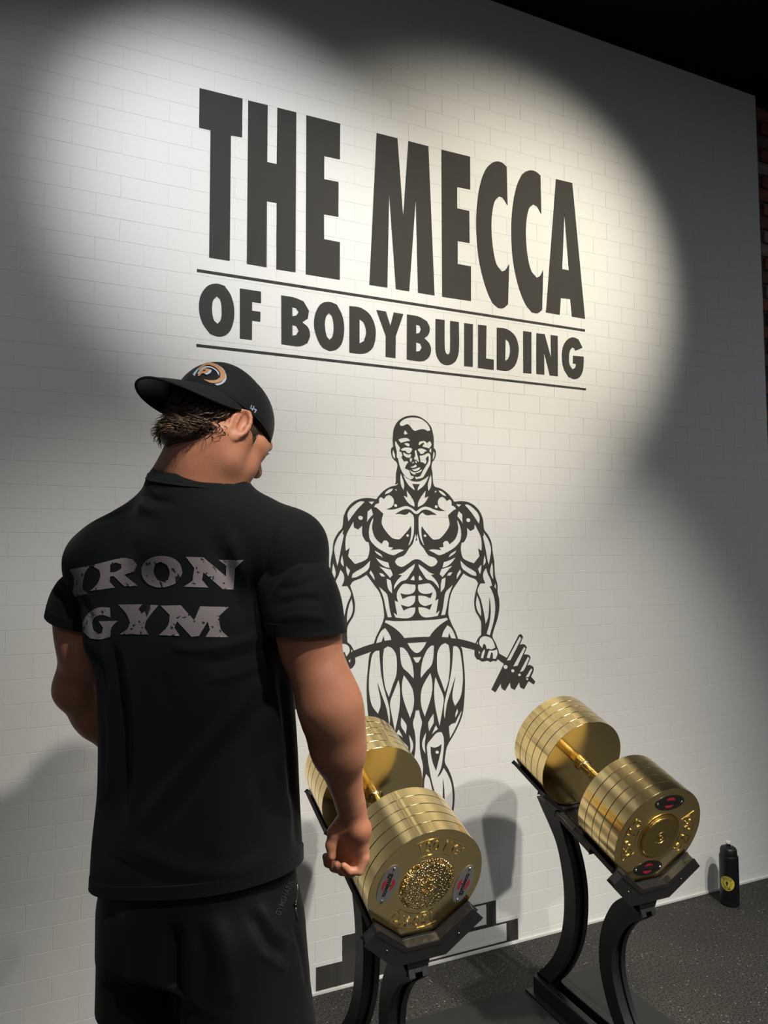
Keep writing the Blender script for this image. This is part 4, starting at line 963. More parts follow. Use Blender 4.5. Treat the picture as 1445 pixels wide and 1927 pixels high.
def cut_mesh(me, cuts):
    """cuts: (point, outward normal, chooser(centre) -> bool); removes what lies outside"""
    bm = bmesh.new(); bm.from_mesh(me)
    for p, nrm, pick in cuts:
        fs = [f for f in bm.faces if pick(f.calc_center_median())]
        es = {e for f in fs for e in f.edges}; vv = {v for f in fs for v in f.verts}
        bmesh.ops.bisect_plane(bm, geom=list(vv) + list(es) + fs, dist=1e-6, plane_co=Vector(p), plane_no=Vector(nrm), clear_outer=False)
        P, Nn = Vector(p), Vector(nrm)
        dead = [f for f in bm.faces if pick(f.calc_center_median()) and (f.calc_center_median() - P).dot(Nn) > 1e-5]
        bmesh.ops.delete(bm, geom=dead, context='FACES')
    bmesh.ops.remove_doubles(bm, verts=bm.verts, dist=0.0011)
    bmesh.ops.dissolve_degenerate(bm, edges=bm.edges, dist=1e-5)
    # keep the largest island
    bm.faces.ensure_lookup_table(); bm.faces.index_update(); seen = set(); best = []
    for f in bm.faces:
        if f.index in seen: continue
        st, isl = [f], []; seen.add(f.index)
        while st:
            q = st.pop(); isl.append(q)
            for e in q.edges:
                for g in e.link_faces:
                    if g.index not in seen: seen.add(g.index); st.append(g)
        if len(isl) > len(best): best = isl
    keep = set(f.index for f in best)
    bmesh.ops.delete(bm, geom=[f for f in bm.faces if f.index not in keep], context='FACES')
    bm.to_mesh(me); bm.free(); me.polygons.foreach_set('use_smooth', [True]*len(me.polygons)); me.update(); return me

UA_R = (EL_R - SH_R)/np.linalg.norm(EL_R - SH_R); UA_L = (EL_L - SH_L)/np.linalg.norm(EL_L - SH_L)
SLV_R, SLV_L = at(574, 1190, 1.325), at(152, 1160, 1.53)      # sleeve hems
COLLAR_C = at(372, 899, 1.40)
def build_shirt():
    lo = np.array([-0.16, -1.42, 0.72]); hi = np.array([0.72, -0.62, 1.76])
    S = Field(np.arange(lo[0], hi[0], 0.0048), np.arange(lo[1], hi[1], 0.0048), np.arange(lo[2], hi[2], 0.0048))
    secs = [(0.74, -0.004, 0.0, 0.232, 0.142), (0.84, -0.006, 0.0, 0.231, 0.140), (0.93, -0.008, 0.0, 0.228, 0.136), (1.03, -0.009, 0.004, 0.220, 0.130), (1.13, -0.014, 0.006, 0.219, 0.128),
            (1.24, -0.022, 0.006, 0.215, 0.132), (1.34, -0.032, 0.006, 0.217, 0.138), (1.42, -0.030, 0.008, 0.208, 0.138), (1.50, -0.020, 0.010, 0.182, 0.128), (1.57, -0.005, 0.008, 0.135, 0.115)]
    S.add(lambda x, y, z: loft(x, y, z, secs), lo, hi, 0.0)
    # shoulders and trapezius
    S.cone(SH_R + MU*0.004, SH_L + MU*0.002, 0.064, 0.064, 0.05)
    S.cone(NECK0 + MR*0.035 + MU*0.004, SH_R + MU*0.006, 0.062, 0.062, 0.04); S.cone(NECK0 - MR*0.035 + MU*0.002, SH_L + MU*0.006, 0.062, 0.063, 0.04)
    S.cone(NECK0 - MU*0.06 - MF*0.004, COLLAR_C + MU*0.03, 0.102, 0.087, 0.04)
    S.cone(at(203, 1040, 1.455), at(207, 1200, 1.44), 0.056, 0.048, 0.045)
    S.cone(SH_R, SH_R + UA_R*0.055, 0.0650, 0.0625, 0.02); S.cone(SH_L, SH_L + UA_L*0.045, 0.0645, 0.062, 0.02)
    # sleeves of their own, sewn on at the shoulder
    SL = Field(S.ax[0], S.ax[1], S.ax[2])
    if 1:
        SL.cone(SH_R - MU*0.006, SH_R + UA_R*0.10, 0.0570, 0.0620, 0.03); SL.cone(SH_R + UA_R*0.06, SH_R + UA_R*0.20, 0.0610, 0.0610, 0.02); SL.cone(SH_L - MU*0.002, SH_L + UA_L*0.16, 0.062, 0.070, 0.03)
        SL.ell(SH_R + UA_R*0.150 - MF*0.014 + MR*0.004, np.array([MR, np.cross(UA_R, MR), UA_R]), (0.0585, 0.062, 0.105), 0.03); SL.ell(SH_L + UA_L*0.15 - MF*0.012 - MR*0.008, np.array([MR, np.cross(UA_L, MR), UA_L]), (0.063, 0.065, 0.105), 0.03)
        SL.cone(SH_R + UA_R*0.06 - MR*0.02, SH_R + UA_R*0.22 - MR*0.014, 0.058, 0.058, 0.02);
    me = S.mesh('t_shirt'); relax(me, 3, 0.5)
    wrinkle(me, [([(500, 1262), (470, 1310), (395, 1392), (330, 1470), (255, 1560)], 0.008, 15), ([(520, 1290), (490, 1335), (420, 1415), (360, 1490), (300, 1575)], -0.006, 14),
                 ([(540, 1400), (490, 1470), (430, 1560), (400, 1630)], 0.006, 17), ([(545, 1470), (510, 1540), (470, 1620)], -0.005, 14),
                 ([(500, 1190), (440, 1212), (370, 1222), (320, 1215)], 0.005, 9), ([(505, 1215), (440, 1240), (375, 1250)], -0.004, 9), ([(510, 1240), (450, 1268), (390, 1280)], 0.004, 9),
                 ([(420, 985), (455, 1060), (478, 1130), (492, 1195)], 0.007, 15), ([(395, 1010), (430, 1090), (455, 1170)], -0.004, 13),
                 ([(520, 985), (500, 1060), (503, 1140), (520, 1200)], -0.006, 8), ([(265, 905), (283, 938), (330, 948)], -0.004, 7), ([(255, 915), (268, 950), (300, 965)], 0.003, 8),
                 ([(180, 1190), (205, 1280), (215, 1400), (205, 1520)], 0.006, 10), ([(200, 1190), (228, 1290), (236, 1420), (222, 1540)], -0.006, 11), ([(235, 1230), (256, 1330), (258, 1440), (240, 1560)], 0.005, 11),
                 ([(150, 1120), (175, 1180), (188, 1240)], -0.004, 8), ([(300, 1260), (315, 1350), (300, 1450)], -0.004, 14), ([(530, 1260), (540, 1360), (552, 1480), (560, 1590)], -0.007, 9),
                 ([(515, 1270), (523, 1370), (535, 1480), (545, 1600)], 0.005, 9), ([(230, 1580), (330, 1630), (450, 1640), (540, 1600)], 0.004, 16), ([(200, 1610), (290, 1660), (380, 1672)], -0.003, 10)], 3)
    # the hem rises towards his right side
    hn = np.array([0.0, 0, -1.0]) + MR*0.20; hn /= np.linalg.norm(hn)
    nk = MU*0.93 - MF*0.10 + MR*0.16; nk /= np.linalg.norm(nk)
    cut_mesh(me, [(tuple(ml(0, 0, 0.893)), tuple(hn), lambda c: c.z < 1.05), (tuple(COLLAR_C), tuple(nk), lambda c: c.z > 1.54)])
    slv = []
    for sgn, P, U, S0 in ((1, SLV_R, -MU + CR*0.02, SH_R), (-1, SLV_L, UA_L*0.9 - MU*0.2, SH_L)):
        sm = SL.mesh('sleeve') ; relax(sm, 3, 0.5)
        wrinkle(sm, [([(515, 1120), (545, 1080), (575, 1060)], 0.005, 8), ([(520, 1140), (560, 1128), (612, 1130)], -0.005, 8), ([(518, 1110), (560, 1105), (605, 1085)], -0.004, 8),
                     ([(525, 1165), (570, 1158), (618, 1165)], 0.004, 8), ([(105, 1085), (125, 1110), (150, 1120)], 0.005, 6), ([(102, 1110), (125, 1130), (150, 1140)], -0.005, 6), ([(118, 1060), (140, 1085), (160, 1095)], -0.004, 7)], 5, 0.0004)
        inn = S0 - MR*sgn*0.062
        cut_mesh(sm, [(tuple(PELV), tuple(-MR*sgn), lambda c: True), (tuple(P), tuple(U/np.linalg.norm(U)), lambda c: True), (tuple(inn), tuple(-MR*sgn), lambda c: True)]); slv.append(sm)
    return me, slv
shirt_me, sleeve_mes = build_shirt()
shirt_bvh = BVHTree.FromPolygons([v.co.copy() for v in shirt_me.vertices], [tuple(p.vertices) for p in shirt_me.polygons])
shirt = mputs(obj('t_shirt', shirt_me, M['shirt'])); shirt['label'] = 'black t-shirt with worn grey lettering'
md = shirt.modifiers.new('thickness', 'SOLIDIFY'); md.thickness = 0.0035; md.offset = -1

def boundary_loops(me):
    bm = bmesh.new(); bm.from_mesh(me); es = [e for e in bm.edges if e.is_boundary]; nb = {}
    for e in es:
        a, b = e.verts; nb.setdefault(a.index, []).append(b.index); nb.setdefault(b.index, []).append(a.index)
    co = {v.index: np.array(v.co) for v in bm.verts}; no = {v.index: np.array(v.normal) for v in bm.verts}; bm.free(); seen = set(); out = []
    for s0 in nb:
        if s0 in seen: continue
        lp = [s0]; seen.add(s0); cur = s0
        while True:
            nx = [q for q in nb[cur] if q not in seen]
            if not nx: break
            cur = nx[0]; lp.append(cur); seen.add(cur)
        out.append((np.array([co[i] for i in lp]), np.array([no[i] for i in lp])))
    return sorted(out, key=lambda q: -len(q[0]))
def smooth_closed(P, it):
    for _ in range(it): P = (np.roll(P, 1, 0) + 2*P + np.roll(P, -1, 0))/4
    return P
def band(name, P, Nr, up, h0, h1, t, lean=0.0):
    """flat ribbed strip that follows a closed loop; up = direction of the strip's height, Nr = outward"""
    n = len(P); v = []; f = []
    for p, q in zip(P, Nr):
        for a, b in ((h0, t), (h1, t*0.6), (h1, -t), (h0, -t)): v.append(p + up*a + q*(b - lean*(a - h0)))
    for i in range(n):
        j = (i + 1) % n
        for k in range(4): f.append((i*4 + k, i*4 + (k + 1) % 4, j*4 + (k + 1) % 4, j*4 + k))
    me = pydata(name, v, f); bm = bmesh.new(); bm.from_mesh(me); bmesh.ops.recalc_face_normals(bm, faces=bm.faces); bm.to_mesh(me); bm.free()
    auto_smooth(me, 50); return me
for P, Nr in boundary_loops(shirt_me):
    c = P.mean(0)
    if c[2] > 1.55 and len(P) > 20:                       # ribbed collar
        P = smooth_closed(P, 12); up = HUP*0.3 + MU*0.75 + (HC - c)/np.linalg.norm(HC - c)*0.3; up /= np.linalg.norm(up)
        rad = P - c; rad -= np.outer(rad @ up, up); rad /= np.linalg.norm(rad, axis=1)[:, None]
        col_o = obj('collar', band('collar', P, rad, up, -0.010, 0.012, 0.0022, 0.35), M['shirt']); mputs(col_o, shirt); col_o.matrix_parent_inverse = Matrix.Identity(4)

for sm, P in zip(sleeve_mes, (SLV_R, SLV_L)):
    so_ = obj('sleeve', sm, M['shirt'], shirt); md = so_.modifiers.new('thickness', 'SOLIDIFY'); md.thickness = 0.0035; md.offset = -1
    best = min(boundary_loops(sm), key=lambda q: np.linalg.norm(q[0].mean(0) - P))
    Q = smooth_closed(best[0], 3); ax_ = (UA_R if P is SLV_R else UA_L); Nq = Q - Q.mean(0); Nq -= np.outer(Nq @ ax_, ax_); Nq /= np.linalg.norm(Nq, axis=1)[:, None]
    obj('sleeve_hem', band('sleeve_hem', Q, Nq, -ax_, -0.001, 0.021, 0.0016), M['shirt'], so_)
for P, Nr in boundary_loops(shirt_me):
    if P.mean(0)[2] < 1.0 and len(P) > 60:
        Q = smooth_closed(P, 3); Nq = Q - Q.mean(0); Nq[:, 2] = 0; Nq /= np.linalg.norm(Nq, axis=1)[:, None]
        obj('bottom_hem', band('bottom_hem', Q, Nq, MU, -0.001, 0.022, 0.0016), M['shirt'], shirt)
# lettering printed on the back, laid on the cloth
def refine(me, h):
    bm = bmesh.new(); bm.from_mesh(me); bmesh.ops.triangulate(bm, faces=bm.faces)
    for _ in range(6):
        es = [e for e in bm.edges if e.calc_length() > h]
        if not es: break
        bmesh.ops.subdivide_edges(bm, edges=es, cuts=1); bmesh.ops.triangulate(bm, faces=[f for f in bm.faces if len(f.verts) > 3])
    bm.to_mesh(me); bm.free(); return me
def drape(me, bvh, to_px, lift):
    """lay a flat shape on a surface: each point is thrown along the line to_px gives and lifted off the cloth"""
    for v in me.vertices:
        px, py = to_px(v.co.x, v.co.y); d = Vector(ray(px, py)).normalized(); hit, nrm, idx, dist = bvh.ray_cast(Vector(CAM), d)
        if hit is None: hit, nrm, idx, dist = bvh.find_nearest(Vector(at(px, py, 1.36)))
        if nrm.dot(d) > 0: nrm = -nrm
        v.co = hit + nrm*lift
    me.update(); return me
def print_mat():
    mt, nt, b = new_mat('worn_grey_print'); b.inputs['Roughness'].default_value = 0.7
    tc = N(nt, 'ShaderNodeTexCoord')
    n1 = N(nt, 'ShaderNodeTexNoise'); n1.inputs['Scale'].default_value = 95; n1.inputs['Detail'].default_value = 3
    mp = N(nt, 'ShaderNodeMapping'); mp.inputs['Rotation'].default_value = (0.3, 0.6, 0.9); mp.inputs['Scale'].default_value = (9, 60, 14)
    n2 = N(nt, 'ShaderNodeTexNoise'); n2.inputs['Scale'].default_value = 1.1; n2.inputs['Detail'].default_value = 4
    nt.links.new(tc.outputs['Object'], n1.inputs['Vector']); nt.links.new(tc.outputs['Object'], mp.inputs[0]); nt.links.new(mp.outputs[0], n2.inputs['Vector'])
    g1 = N(nt, 'ShaderNodeMath', operation='GREATER_THAN'); g1.inputs[1].default_value = 0.64; nt.links.new(n1.outputs['Fac'], g1.inputs[0])
    g2 = N(nt, 'ShaderNodeMath', operation='GREATER_THAN'); g2.inputs[1].default_value = 0.66; nt.links.new(n2.outputs['Fac'], g2.inputs[0])
    mxm = N(nt, 'ShaderNodeMath', operation='MAXIMUM'); nt.links.new(g1.outputs[0], mxm.inputs[0]); nt.links.new(g2.outputs[0], mxm.inputs[1])
    mx = N(nt, 'ShaderNodeMix', data_type='RGBA'); mx.inputs['A'].default_value = (0.22, 0.19, 0.195, 1); mx.inputs['B'].default_value = (0.010, 0.011, 0.011, 1)
    nt.links.new(mxm.outputs[0], mx.inputs['Factor']); nt.links.new(mx.outputs['Result'], b.inputs['Base Color'])
    return mt
M['print'] = print_mat()
ZS = zz(80, 860, 2.491)
glyphs = [[[(128,527),(222,510),(200,545),(190,600),(193,622),(215,640),(125,660),(145,625),(150,570),(140,545)]],
          [[(232,508),(375,473),(425,480),(446,505),(430,538),(385,552),(448,604),(385,606),(335,558),(318,560),(315,585),(342,612),(225,628),(258,595),(272,560),(268,530)], [(318,505),(345,495),(370,503),(372,522),(345,538),(318,541)]],
          [[(475,500),(510,472),(560,463),(610,472),(645,500),(657,540),(640,580),(600,603),(550,612),(505,600),(475,570),(466,535)], [(530,500),(555,490),(585,505),(598,540),(590,575),(565,585),(540,575),(523,540)]],
          [[(672,467),(755,470),(860,560),(862,510),(825,482),(945,482),(905,520),(895,620),(845,620),(755,540),(748,575),(778,612),(663,608),(705,580),(712,520)]],
          [[(318,706),(262,706),(215,735),(190,775),(195,820),(225,850),(270,855),(320,842),(325,800),(355,768),(265,770),(285,800),(280,825),(262,830),(240,810),(235,775),(250,748),(280,740),(320,752)]],
          [[(357,692),(470,690),(452,712),(468,735),(490,712),(480,692),(545,695),(490,765),(480,800),(500,832),(365,830),(400,805),(412,775),(395,735)]],
          [[(555,697),(650,695),(712,765),(740,700),(872,703),(828,745),(835,805),(872,845),(765,843),(785,810),(775,770),(735,838),(700,843),(632,770),(620,800),(645,838),(547,835),(590,790),(598,740)]]]
for g in glyphs:
    loops = [smooth_loop([(x, -y) for x, y in ZS(lp)], 3, 38) for lp in g]
    me = refine(fill_mesh('printed_letter', loops), 7.0); drape(me, shirt_bvh, lambda a, b: (a, -b), 0.0012)
    o = obj('printed_letter', me, M['print'], shirt, smooth=True)

# shorts
def build_shorts():
    lo = np.array([-0.16, -1.42, 0.50]); hi = np.array([0.72, -0.62, 1.06])
    S = Field(np.arange(lo[0], hi[0], 0.005), np.arange(lo[1], hi[1], 0.005), np.arange(lo[2], hi[2], 0.005))
    secs = [(0.74, 0.006, 0.004, 0.205, 0.135), (0.84, 0.006, 0.0, 0.208, 0.134), (0.93, 0.004, 0.0, 0.196, 0.126), (1.03, 0.002, 0.004, 0.182, 0.116)]
    S.add(lambda x, y, z: loft(x, y, z, secs), lo, hi, 0.0)
    for s in (1, -1):
        a, b = ml(s*0.106 + 0.006, -0.004, 0.80), ml(s*0.122 + 0.022, -0.006, 0.50)
        S.cone(a, b, 0.112, 0.130 if s > 0 else 0.112, 0.03)
    me = S.mesh('shorts'); relax(me, 3, 0.5)
    wrinkle(me, [([(470, 1715), (500, 1770), (535, 1800)], -0.006, 10), ([(488, 1700), (520, 1752), (550, 1775)], 0.005, 10), ([(490, 1790), (520, 1815), (545, 1825)], 0.004, 9), ([(553, 1735), (566, 1790), (578, 1860)], -0.004, 4),
                 ([(325, 1740), (322, 1820), (326, 1915)], -0.018, 16), ([(230, 1700), (255, 1790), (250, 1880)], 0.005, 16), ([(400, 1720), (430, 1810), (440, 1900)], 0.006, 20), ([(370, 1740), (385, 1830), (380, 1915)], -0.005, 16)], 9)
    rz = lambda c: (c.x - PELV[0])*MR[0] + (c.y - PELV[1])*MR[1]
    return cut_mesh(me, [(tuple(ml(0.12, 0, 0.612)), tuple(-MU + MR*0.10), lambda c: rz(c) > 0.0), (tuple(ml(-0.12, 0, 0.628)), tuple(-MU - MR*0.02), lambda c: rz(c) <= 0.0), (tuple(ml(0, 0, 1.03)), (0, 0, 1), lambda c: True)])
shorts_me = build_shorts()
shorts_bvh = BVHTree.FromPolygons([v.co.copy() for v in shorts_me.vertices], [tuple(p.vertices) for p in shorts_me.polygons])
shorts = mputs(obj('shorts', shorts_me, M['shorts'])); md = shorts.modifiers.new('thickness', 'SOLIDIFY'); md.thickness = 0.003; md.offset = -1
M['print_dark'] = plain('tonal_print', (0.028, 0.026, 0.025), 0.45)
wm = refine(text_mesh('shorts_lettering', 'GYMSHARK', 15.5, bold=0.25), 3.0)
ca, sa = math.cos(math.radians(69)), math.sin(math.radians(69))
drape(wm, shorts_bvh, lambda a, b: (534.5 + a*0.86*ca - b*sa, 1690 - a*0.86*sa - b*ca), 0.0012)
obj('shorts_lettering', wm, M['print_dark'], shorts, smooth=True)
zp = bmesh.new()
def tube(bm, pts, r, n=6):
    rings = []
    for i, p in enumerate(pts):
        p = np.asarray(p, float); d = np.asarray(pts[min(i + 1, len(pts) - 1)]) - np.asarray(pts[max(i - 1, 0)]); d = d/np.linalg.norm(d)
        a = np.cross(d, [0.3, 0.2, 0.9]); a /= np.linalg.norm(a); b = np.cross(d, a); rr = r[i] if hasattr(r, '__len__') else r
        rings.append([bm.verts.new(p + rr*(math.cos(2*math.pi*k/n)*a + math.sin(2*math.pi*k/n)*b)) for k in range(n)])
    for u, w in zip(rings[:-1], rings[1:]):
        for k in range(n): bm.faces.new((u[k], u[(k + 1) % n], w[(k + 1) % n], w[k]))
    bm.faces.new(rings[0][::-1]); bm.faces.new(rings[-1])
zl = []
for px, py in [(558 + 2*math.sin(k*0.9), 1660 + k*9) for k in range(9)]:
    hit = shorts_bvh.ray_cast(Vector(CAM), Vector(ray(px, py)).normalized())[0]
    if hit is not None: zl.append(np.array(hit) - ray(px, py)*0.002)
if len(zl) > 2:
    tube(zp, zl, 0.0022); obj('pocket_zip', bm_mesh('pocket_zip', zp), M['frame_edge'], shorts, smooth=True)
    hit = zl[min(5, len(zl) - 1)]; bm = bmesh.new(); tube(bm, [hit, hit - ray(556, 1712)*0.004 + MU*0.004], 0.0032, 8); obj('zip_pull', bm_mesh('zip_pull', bm), M['steel'], shorts, smooth=True)

# shoes and socks
M['shoe'] = plain('black_trainer', (0.015, 0.015, 0.016), 0.6); M['sole'] = plain('white_sole', (0.55, 0.55, 0.53), 0.6); M['sock'] = plain('white_sock', (0.6, 0.6, 0.58), 0.9)
for s in (1, -1):
    ank = ml(s*(0.125 if s > 0 else 0.120), -0.015, 0.0)
    L_ = Field(*[np.arange(a - 0.22, a + 0.26, 0.005) for a in ank[:2]], np.arange(-0.004, 0.17, 0.005))
    L_.cone(ank + MU*0.055 - MF*0.02, ank + MU*0.05 + MF*0.06, 0.046, 0.046, 0.02); L_.cone(ank + MU*0.04 + MF*0.06, ank + MU*0.036 + MF*0.17, 0.046, 0.036, 0.03); L_.cone(ank + MU*0.06, ank + MU*0.115, 0.050, 0.046, 0.03)
    me = L_.mesh('shoe'); relax(me, 2)
    for v in me.vertices: v.co.z = max(v.co.z, 0.022) if v.co.z < 0.022 else v.co.z
    sh = mputs(obj('shoe', me, M['shoe']))
    bm = bmesh.new(); out = []
    for t in np.linspace(0, 2*math.pi, 36, endpoint=False):
        r_ = 0.046 + 0.004*math.sin(t); out.append((ank + MF*(0.065 + 0.145*math.cos(t)) + MR*(0.047*math.sin(t)*(1 - 0.15*math.cos(t + 0.4))))[:2])
    add_prism(bm, out, lambda a, b, t: (a, b, t), 0.001, 0.026); so_ = obj('sole', bm_mesh('sole', bm), M['sole'], sh)
    bm = bmesh.new(); tube(bm, [ank + MU*0.10, ank + MU*0.15, ank + MU*0.20 + MF*0.005], [0.045, 0.041, 0.043], 20); mputs(obj('sock', bm_mesh('sock', bm), M['sock'], smooth=True))
# ------------------------------------------------------------------ cap worn backwards
def cap_pt(th, ph, grow=0.0):
    """th round the head (0 = his right, 90 = over the face), ph from the rim (0) to the button (90)"""
    st = math.sin(math.radians(ph)); ct = math.cos(math.radians(ph))
    back = max(0.0, -math.sin(math.radians(th)))
    rx, ry, rz_ = 0.0855 + grow, 0.1070 + grow, 0.094 + grow + 0.008*back
    e = 0.86
    ce = ct**e
    seam = 0.0007*math.exp(-((((th + 30) % 60) - 30)/1.6)**2)*(1 if ph < 86 else 0)
    x, y, z = (rx - seam)*ce*math.cos(math.radians(th)), -0.008 + (ry - seam)*ce*math.sin(math.radians(th)), 0.014 + (rz_ - seam)*st**0.95
    return hl(x, y, z)
def build_crown():
    v, f = [], []; nt_, npz = 144, 26
    for i in range(nt_):
        for j in range(npz): v.append(cap_pt(i*360/nt_, 89.0*j/(npz - 1) - (0 if j else 3)))
    top = len(v); v.append(cap_pt(0, 90))
    for i in range(nt_):
        k = (i + 1) % nt_
        for j in range(npz - 1): f.append((i*npz + j, k*npz + j, k*npz + j + 1, i*npz + j + 1))
        f.append((i*npz + npz - 1, k*npz + npz - 1, top))
    return pydata('cap', v, f)
crown_me = build_crown(); cap = mputs(obj('cap', crown_me, M['cap'], smooth=True)); cap['label'] = 'black cap worn backwards'
cap_bvh = BVHTree.FromPolygons([v.co.copy() for v in crown_me.vertices], [tuple(p.vertices) for p in crown_me.polygons])
md = cap.modifiers.new('thickness', 'SOLIDIFY'); md.thickness = 0.003; md.offset = -1
sw = []
for i in range(97):
    th = i*360/96; sw.append(cap_pt(th, 5, 0.0006))
bm = bmesh.new(); tube(bm, [cap_pt(i*360/96, -1, 0.0004) for i in range(97)], 0.0022, 6); obj('cap_rim', bm_mesh('cap_rim', bm), M['cap'], cap, smooth=True)
bm = bmesh.new(); tube(bm, [cap_pt(0, 90, -0.001), cap_pt(0, 90, 0.0025), cap_pt(0, 90, 0.004)], [0.008, 0.0075, 0.003], 14); obj('button', bm_mesh('button', bm), M['cap'], cap, smooth=True)
# flat brim over the back of the neck
def brim_pt(a, t):
    """a: -1..1 across the brim, t: 0 at the crown .. 1 at the edge"""
    th = math.radians(270 + 78*a)
    x0, y0 = 0.0855*math.cos(th), -0.008 + 0.1070*math.sin(th)
    L = 0.068*(max(0.0, 1 - abs(a)**2.6))**0.55
    x = x0*(1 + 0.06*t*(1 - abs(a))) ; y = y0 - L*t
    z = 0.013 - 0.036*t*(L/0.068) - 0.008*(abs(a)**2)*t - 0.010*t*t*(L/0.068)
    return x, y, z
v, f = [], []; na, nb_ = 64, 12
for side in (0, 1):
    for i in range(na + 1):
        for j in range(nb_ + 1):
            x, y, z = brim_pt(-1 + 2*i/na, j/nb_); v.append(hl(x, y, z - 0.0032*side))
n1 = (na + 1)*(nb_ + 1)
for i in range(na):
    for j in range(nb_):
        a, b, c, d = i*(nb_ + 1) + j, (i + 1)*(nb_ + 1) + j, (i + 1)*(nb_ + 1) + j + 1, i*(nb_ + 1) + j + 1
        f.append((a, b, c, d)); f.append((n1 + d, n1 + c, n1 + b, n1 + a))
    e1, e2 = i*(nb_ + 1) + nb_, (i + 1)*(nb_ + 1) + nb_; f.append((e1, e2, n1 + e2, n1 + e1))
me = pydata('brim', v, f); me.materials.append(M['cap']); me.materials.append(M['cap_under'])
bm = bmesh.new(); bm.from_mesh(me); bmesh.ops.recalc_face_normals(bm, faces=bm.faces); bm.to_mesh(me); bm.free()
brim = bpy.data.objects.new('brim', me); link(brim, cap); me.polygons.foreach_set('use_smooth', [True]*len(me.polygons))
hup = Vector(HUP)
for p in me.polygons: p.material_index = 1 if p.normal.dot(hup) < -0.3 else 0
edge = [hl(*[q for q in brim_pt(-1 + 2*i/64, 1.0)]) - HUP*0.0016 for i in range(65)]
bm = bmesh.new(); tube(bm, edge, 0.0024, 6); obj('brim_edge', bm_mesh('brim_edge', bm), M['cap'], cap, smooth=True)
# embroidered emblem on the front panel and the small mark by the ear
M['thread_tan'] = plain('tan_thread', (0.33, 0.165, 0.068), 0.6, bump=0.5, bscale=500); M['thread_white'] = plain('pale_blue_thread', (0.30, 0.35, 0.42), 0.6, bump=0.5, bscale=500); M['thread_black'] = plain('black_thread', (0.006, 0.006, 0.007), 0.6)
ZC = zz(250, 660, 4.817)
def stitched(name, loops, mat, lift, h=5.0, sm=True):
    lp = [smooth_loop([(x, -y) for x, y in ZC(q)], 4, 45) if sm else [(x, -y) for x, y in ZC(q)] for q in loops]
    me = refine(fill_mesh(name, lp), h); drape(me, cap_bvh, lambda a, b: (a, -b), lift); return obj(name, me, mat, cap, smooth=True)
stitched('emblem_outline', [[(560,235),(545,215),(590,165),(650,125),(700,112),(760,128),(815,165),(842,210),(845,262),(815,300),(765,318),(740,305),(795,290),(825,260),(822,215),(795,170),(745,140),(695,128),(640,145),(590,185)]], M['thread_white'], 0.0010)
stitched('emblem_ring', [[(590,175),(640,128),(690,112),(745,125),(800,160),(835,205),(838,250),(800,282),(745,298),(690,290),(640,262),(700,272),(755,268),(790,245),(792,212),(765,170),(715,140),(680,135),(640,150),(605,182)]], M['thread_tan'], 0.0016)
stitched('emblem_inner_ring', [[(588,215),(620,170),(660,148),(705,150),(750,172),(778,202),(784,232),(772,222),(755,192),(715,166),(670,160),(632,178),(602,220)]], M['thread_white'], 0.0018)
stitched('emblem_head', [[(612,190),(650,168),(690,172),(716,182),(700,205),(672,222),(650,212),(628,212),(610,232),(592,240),(600,215),(620,200)]], M['thread_tan'], 0.0020)
stitched('emblem_mane', [[(690,186),(716,184),(712,202),(690,220),(664,224),(650,214),(676,206)]], M['thread_white'], 0.0024); stitched('emblem_eye', [[(640,186),(662,180),(656,192),(640,196)]], M['thread_black'], 0.0026)
stitched('side_mark', [[(1068,495),(1078,492),(1070,520),(1082,524),(1090,500),(1098,504),(1082,545),(1072,540),(1076,530),(1060,524)]], M['thread_white'], 0.0010, 3, False)
stitched('side_mark', [[(1092,520),(1122,538),(1104,565),(1096,560),(1108,542),(1090,530)]], M['thread_white'], 0.0010, 3, False)

# ------------------------------------------------------------------ hair: wavy locks below the cap
M['hair'] = plain('brown_hair', (0.045, 0.024, 0.011), 0.42, spec=0.5, noise=0.6, nscale=60)
M['hair_tip'] = plain('sun_bleached_hair', (0.20, 0.115, 0.050), 0.40, spec=0.5, noise=0.5, nscale=60)
random.seed(11); rng = np.random.RandomState(5)
def scalp(th, z):
    """point on the back/side of the head at height z (head frame), th as for the cap"""
    k = max(0.0, 1 - ((z - 0.028)/0.090)**2)**0.5 if abs(z - 0.028) < 0.09 else 0.25
    k = max(k, 0.62)
    return np.array([0.0745*k*math.cos(math.radians(th)), -0.012 + 0.096*k*math.sin(math.radians(th)), z])
Hf = Field(np.arange(HC[0] - 0.16, HC[0] + 0.16, 0.003), np.arange(HC[1] - 0.16, HC[1] + 0.16, 0.003), np.arange(HC[2] - 0.14, HC[2] + 0.06, 0.003))
for th in list(range(184, 340, 9)):
    edge_f = 1 - min(1, abs(th - 262)/84.0)**2
    zlow = -0.046 - 0.036*edge_f; a = scalp(th, 0.000); b = scalp(th, zlow)
    off = 0.006 + 0.006*edge_f
    na_ = np.array([math.cos(math.radians(th)), math.sin(math.radians(th)), 0])
    Hf.cone(hl(*(a + na_*0.002)), hl(*(b + na_*(off*0.6 + 0.003*edge_f))), 0.0085, 0.0085 + 0.004*edge_f, 0.012)
hb = Hf.mesh('hair'); relax(hb, 2)
hair = mputs(obj('hair', hb, M['hair'])); hair['label'] = 'wavy light brown hair curling below the cap'
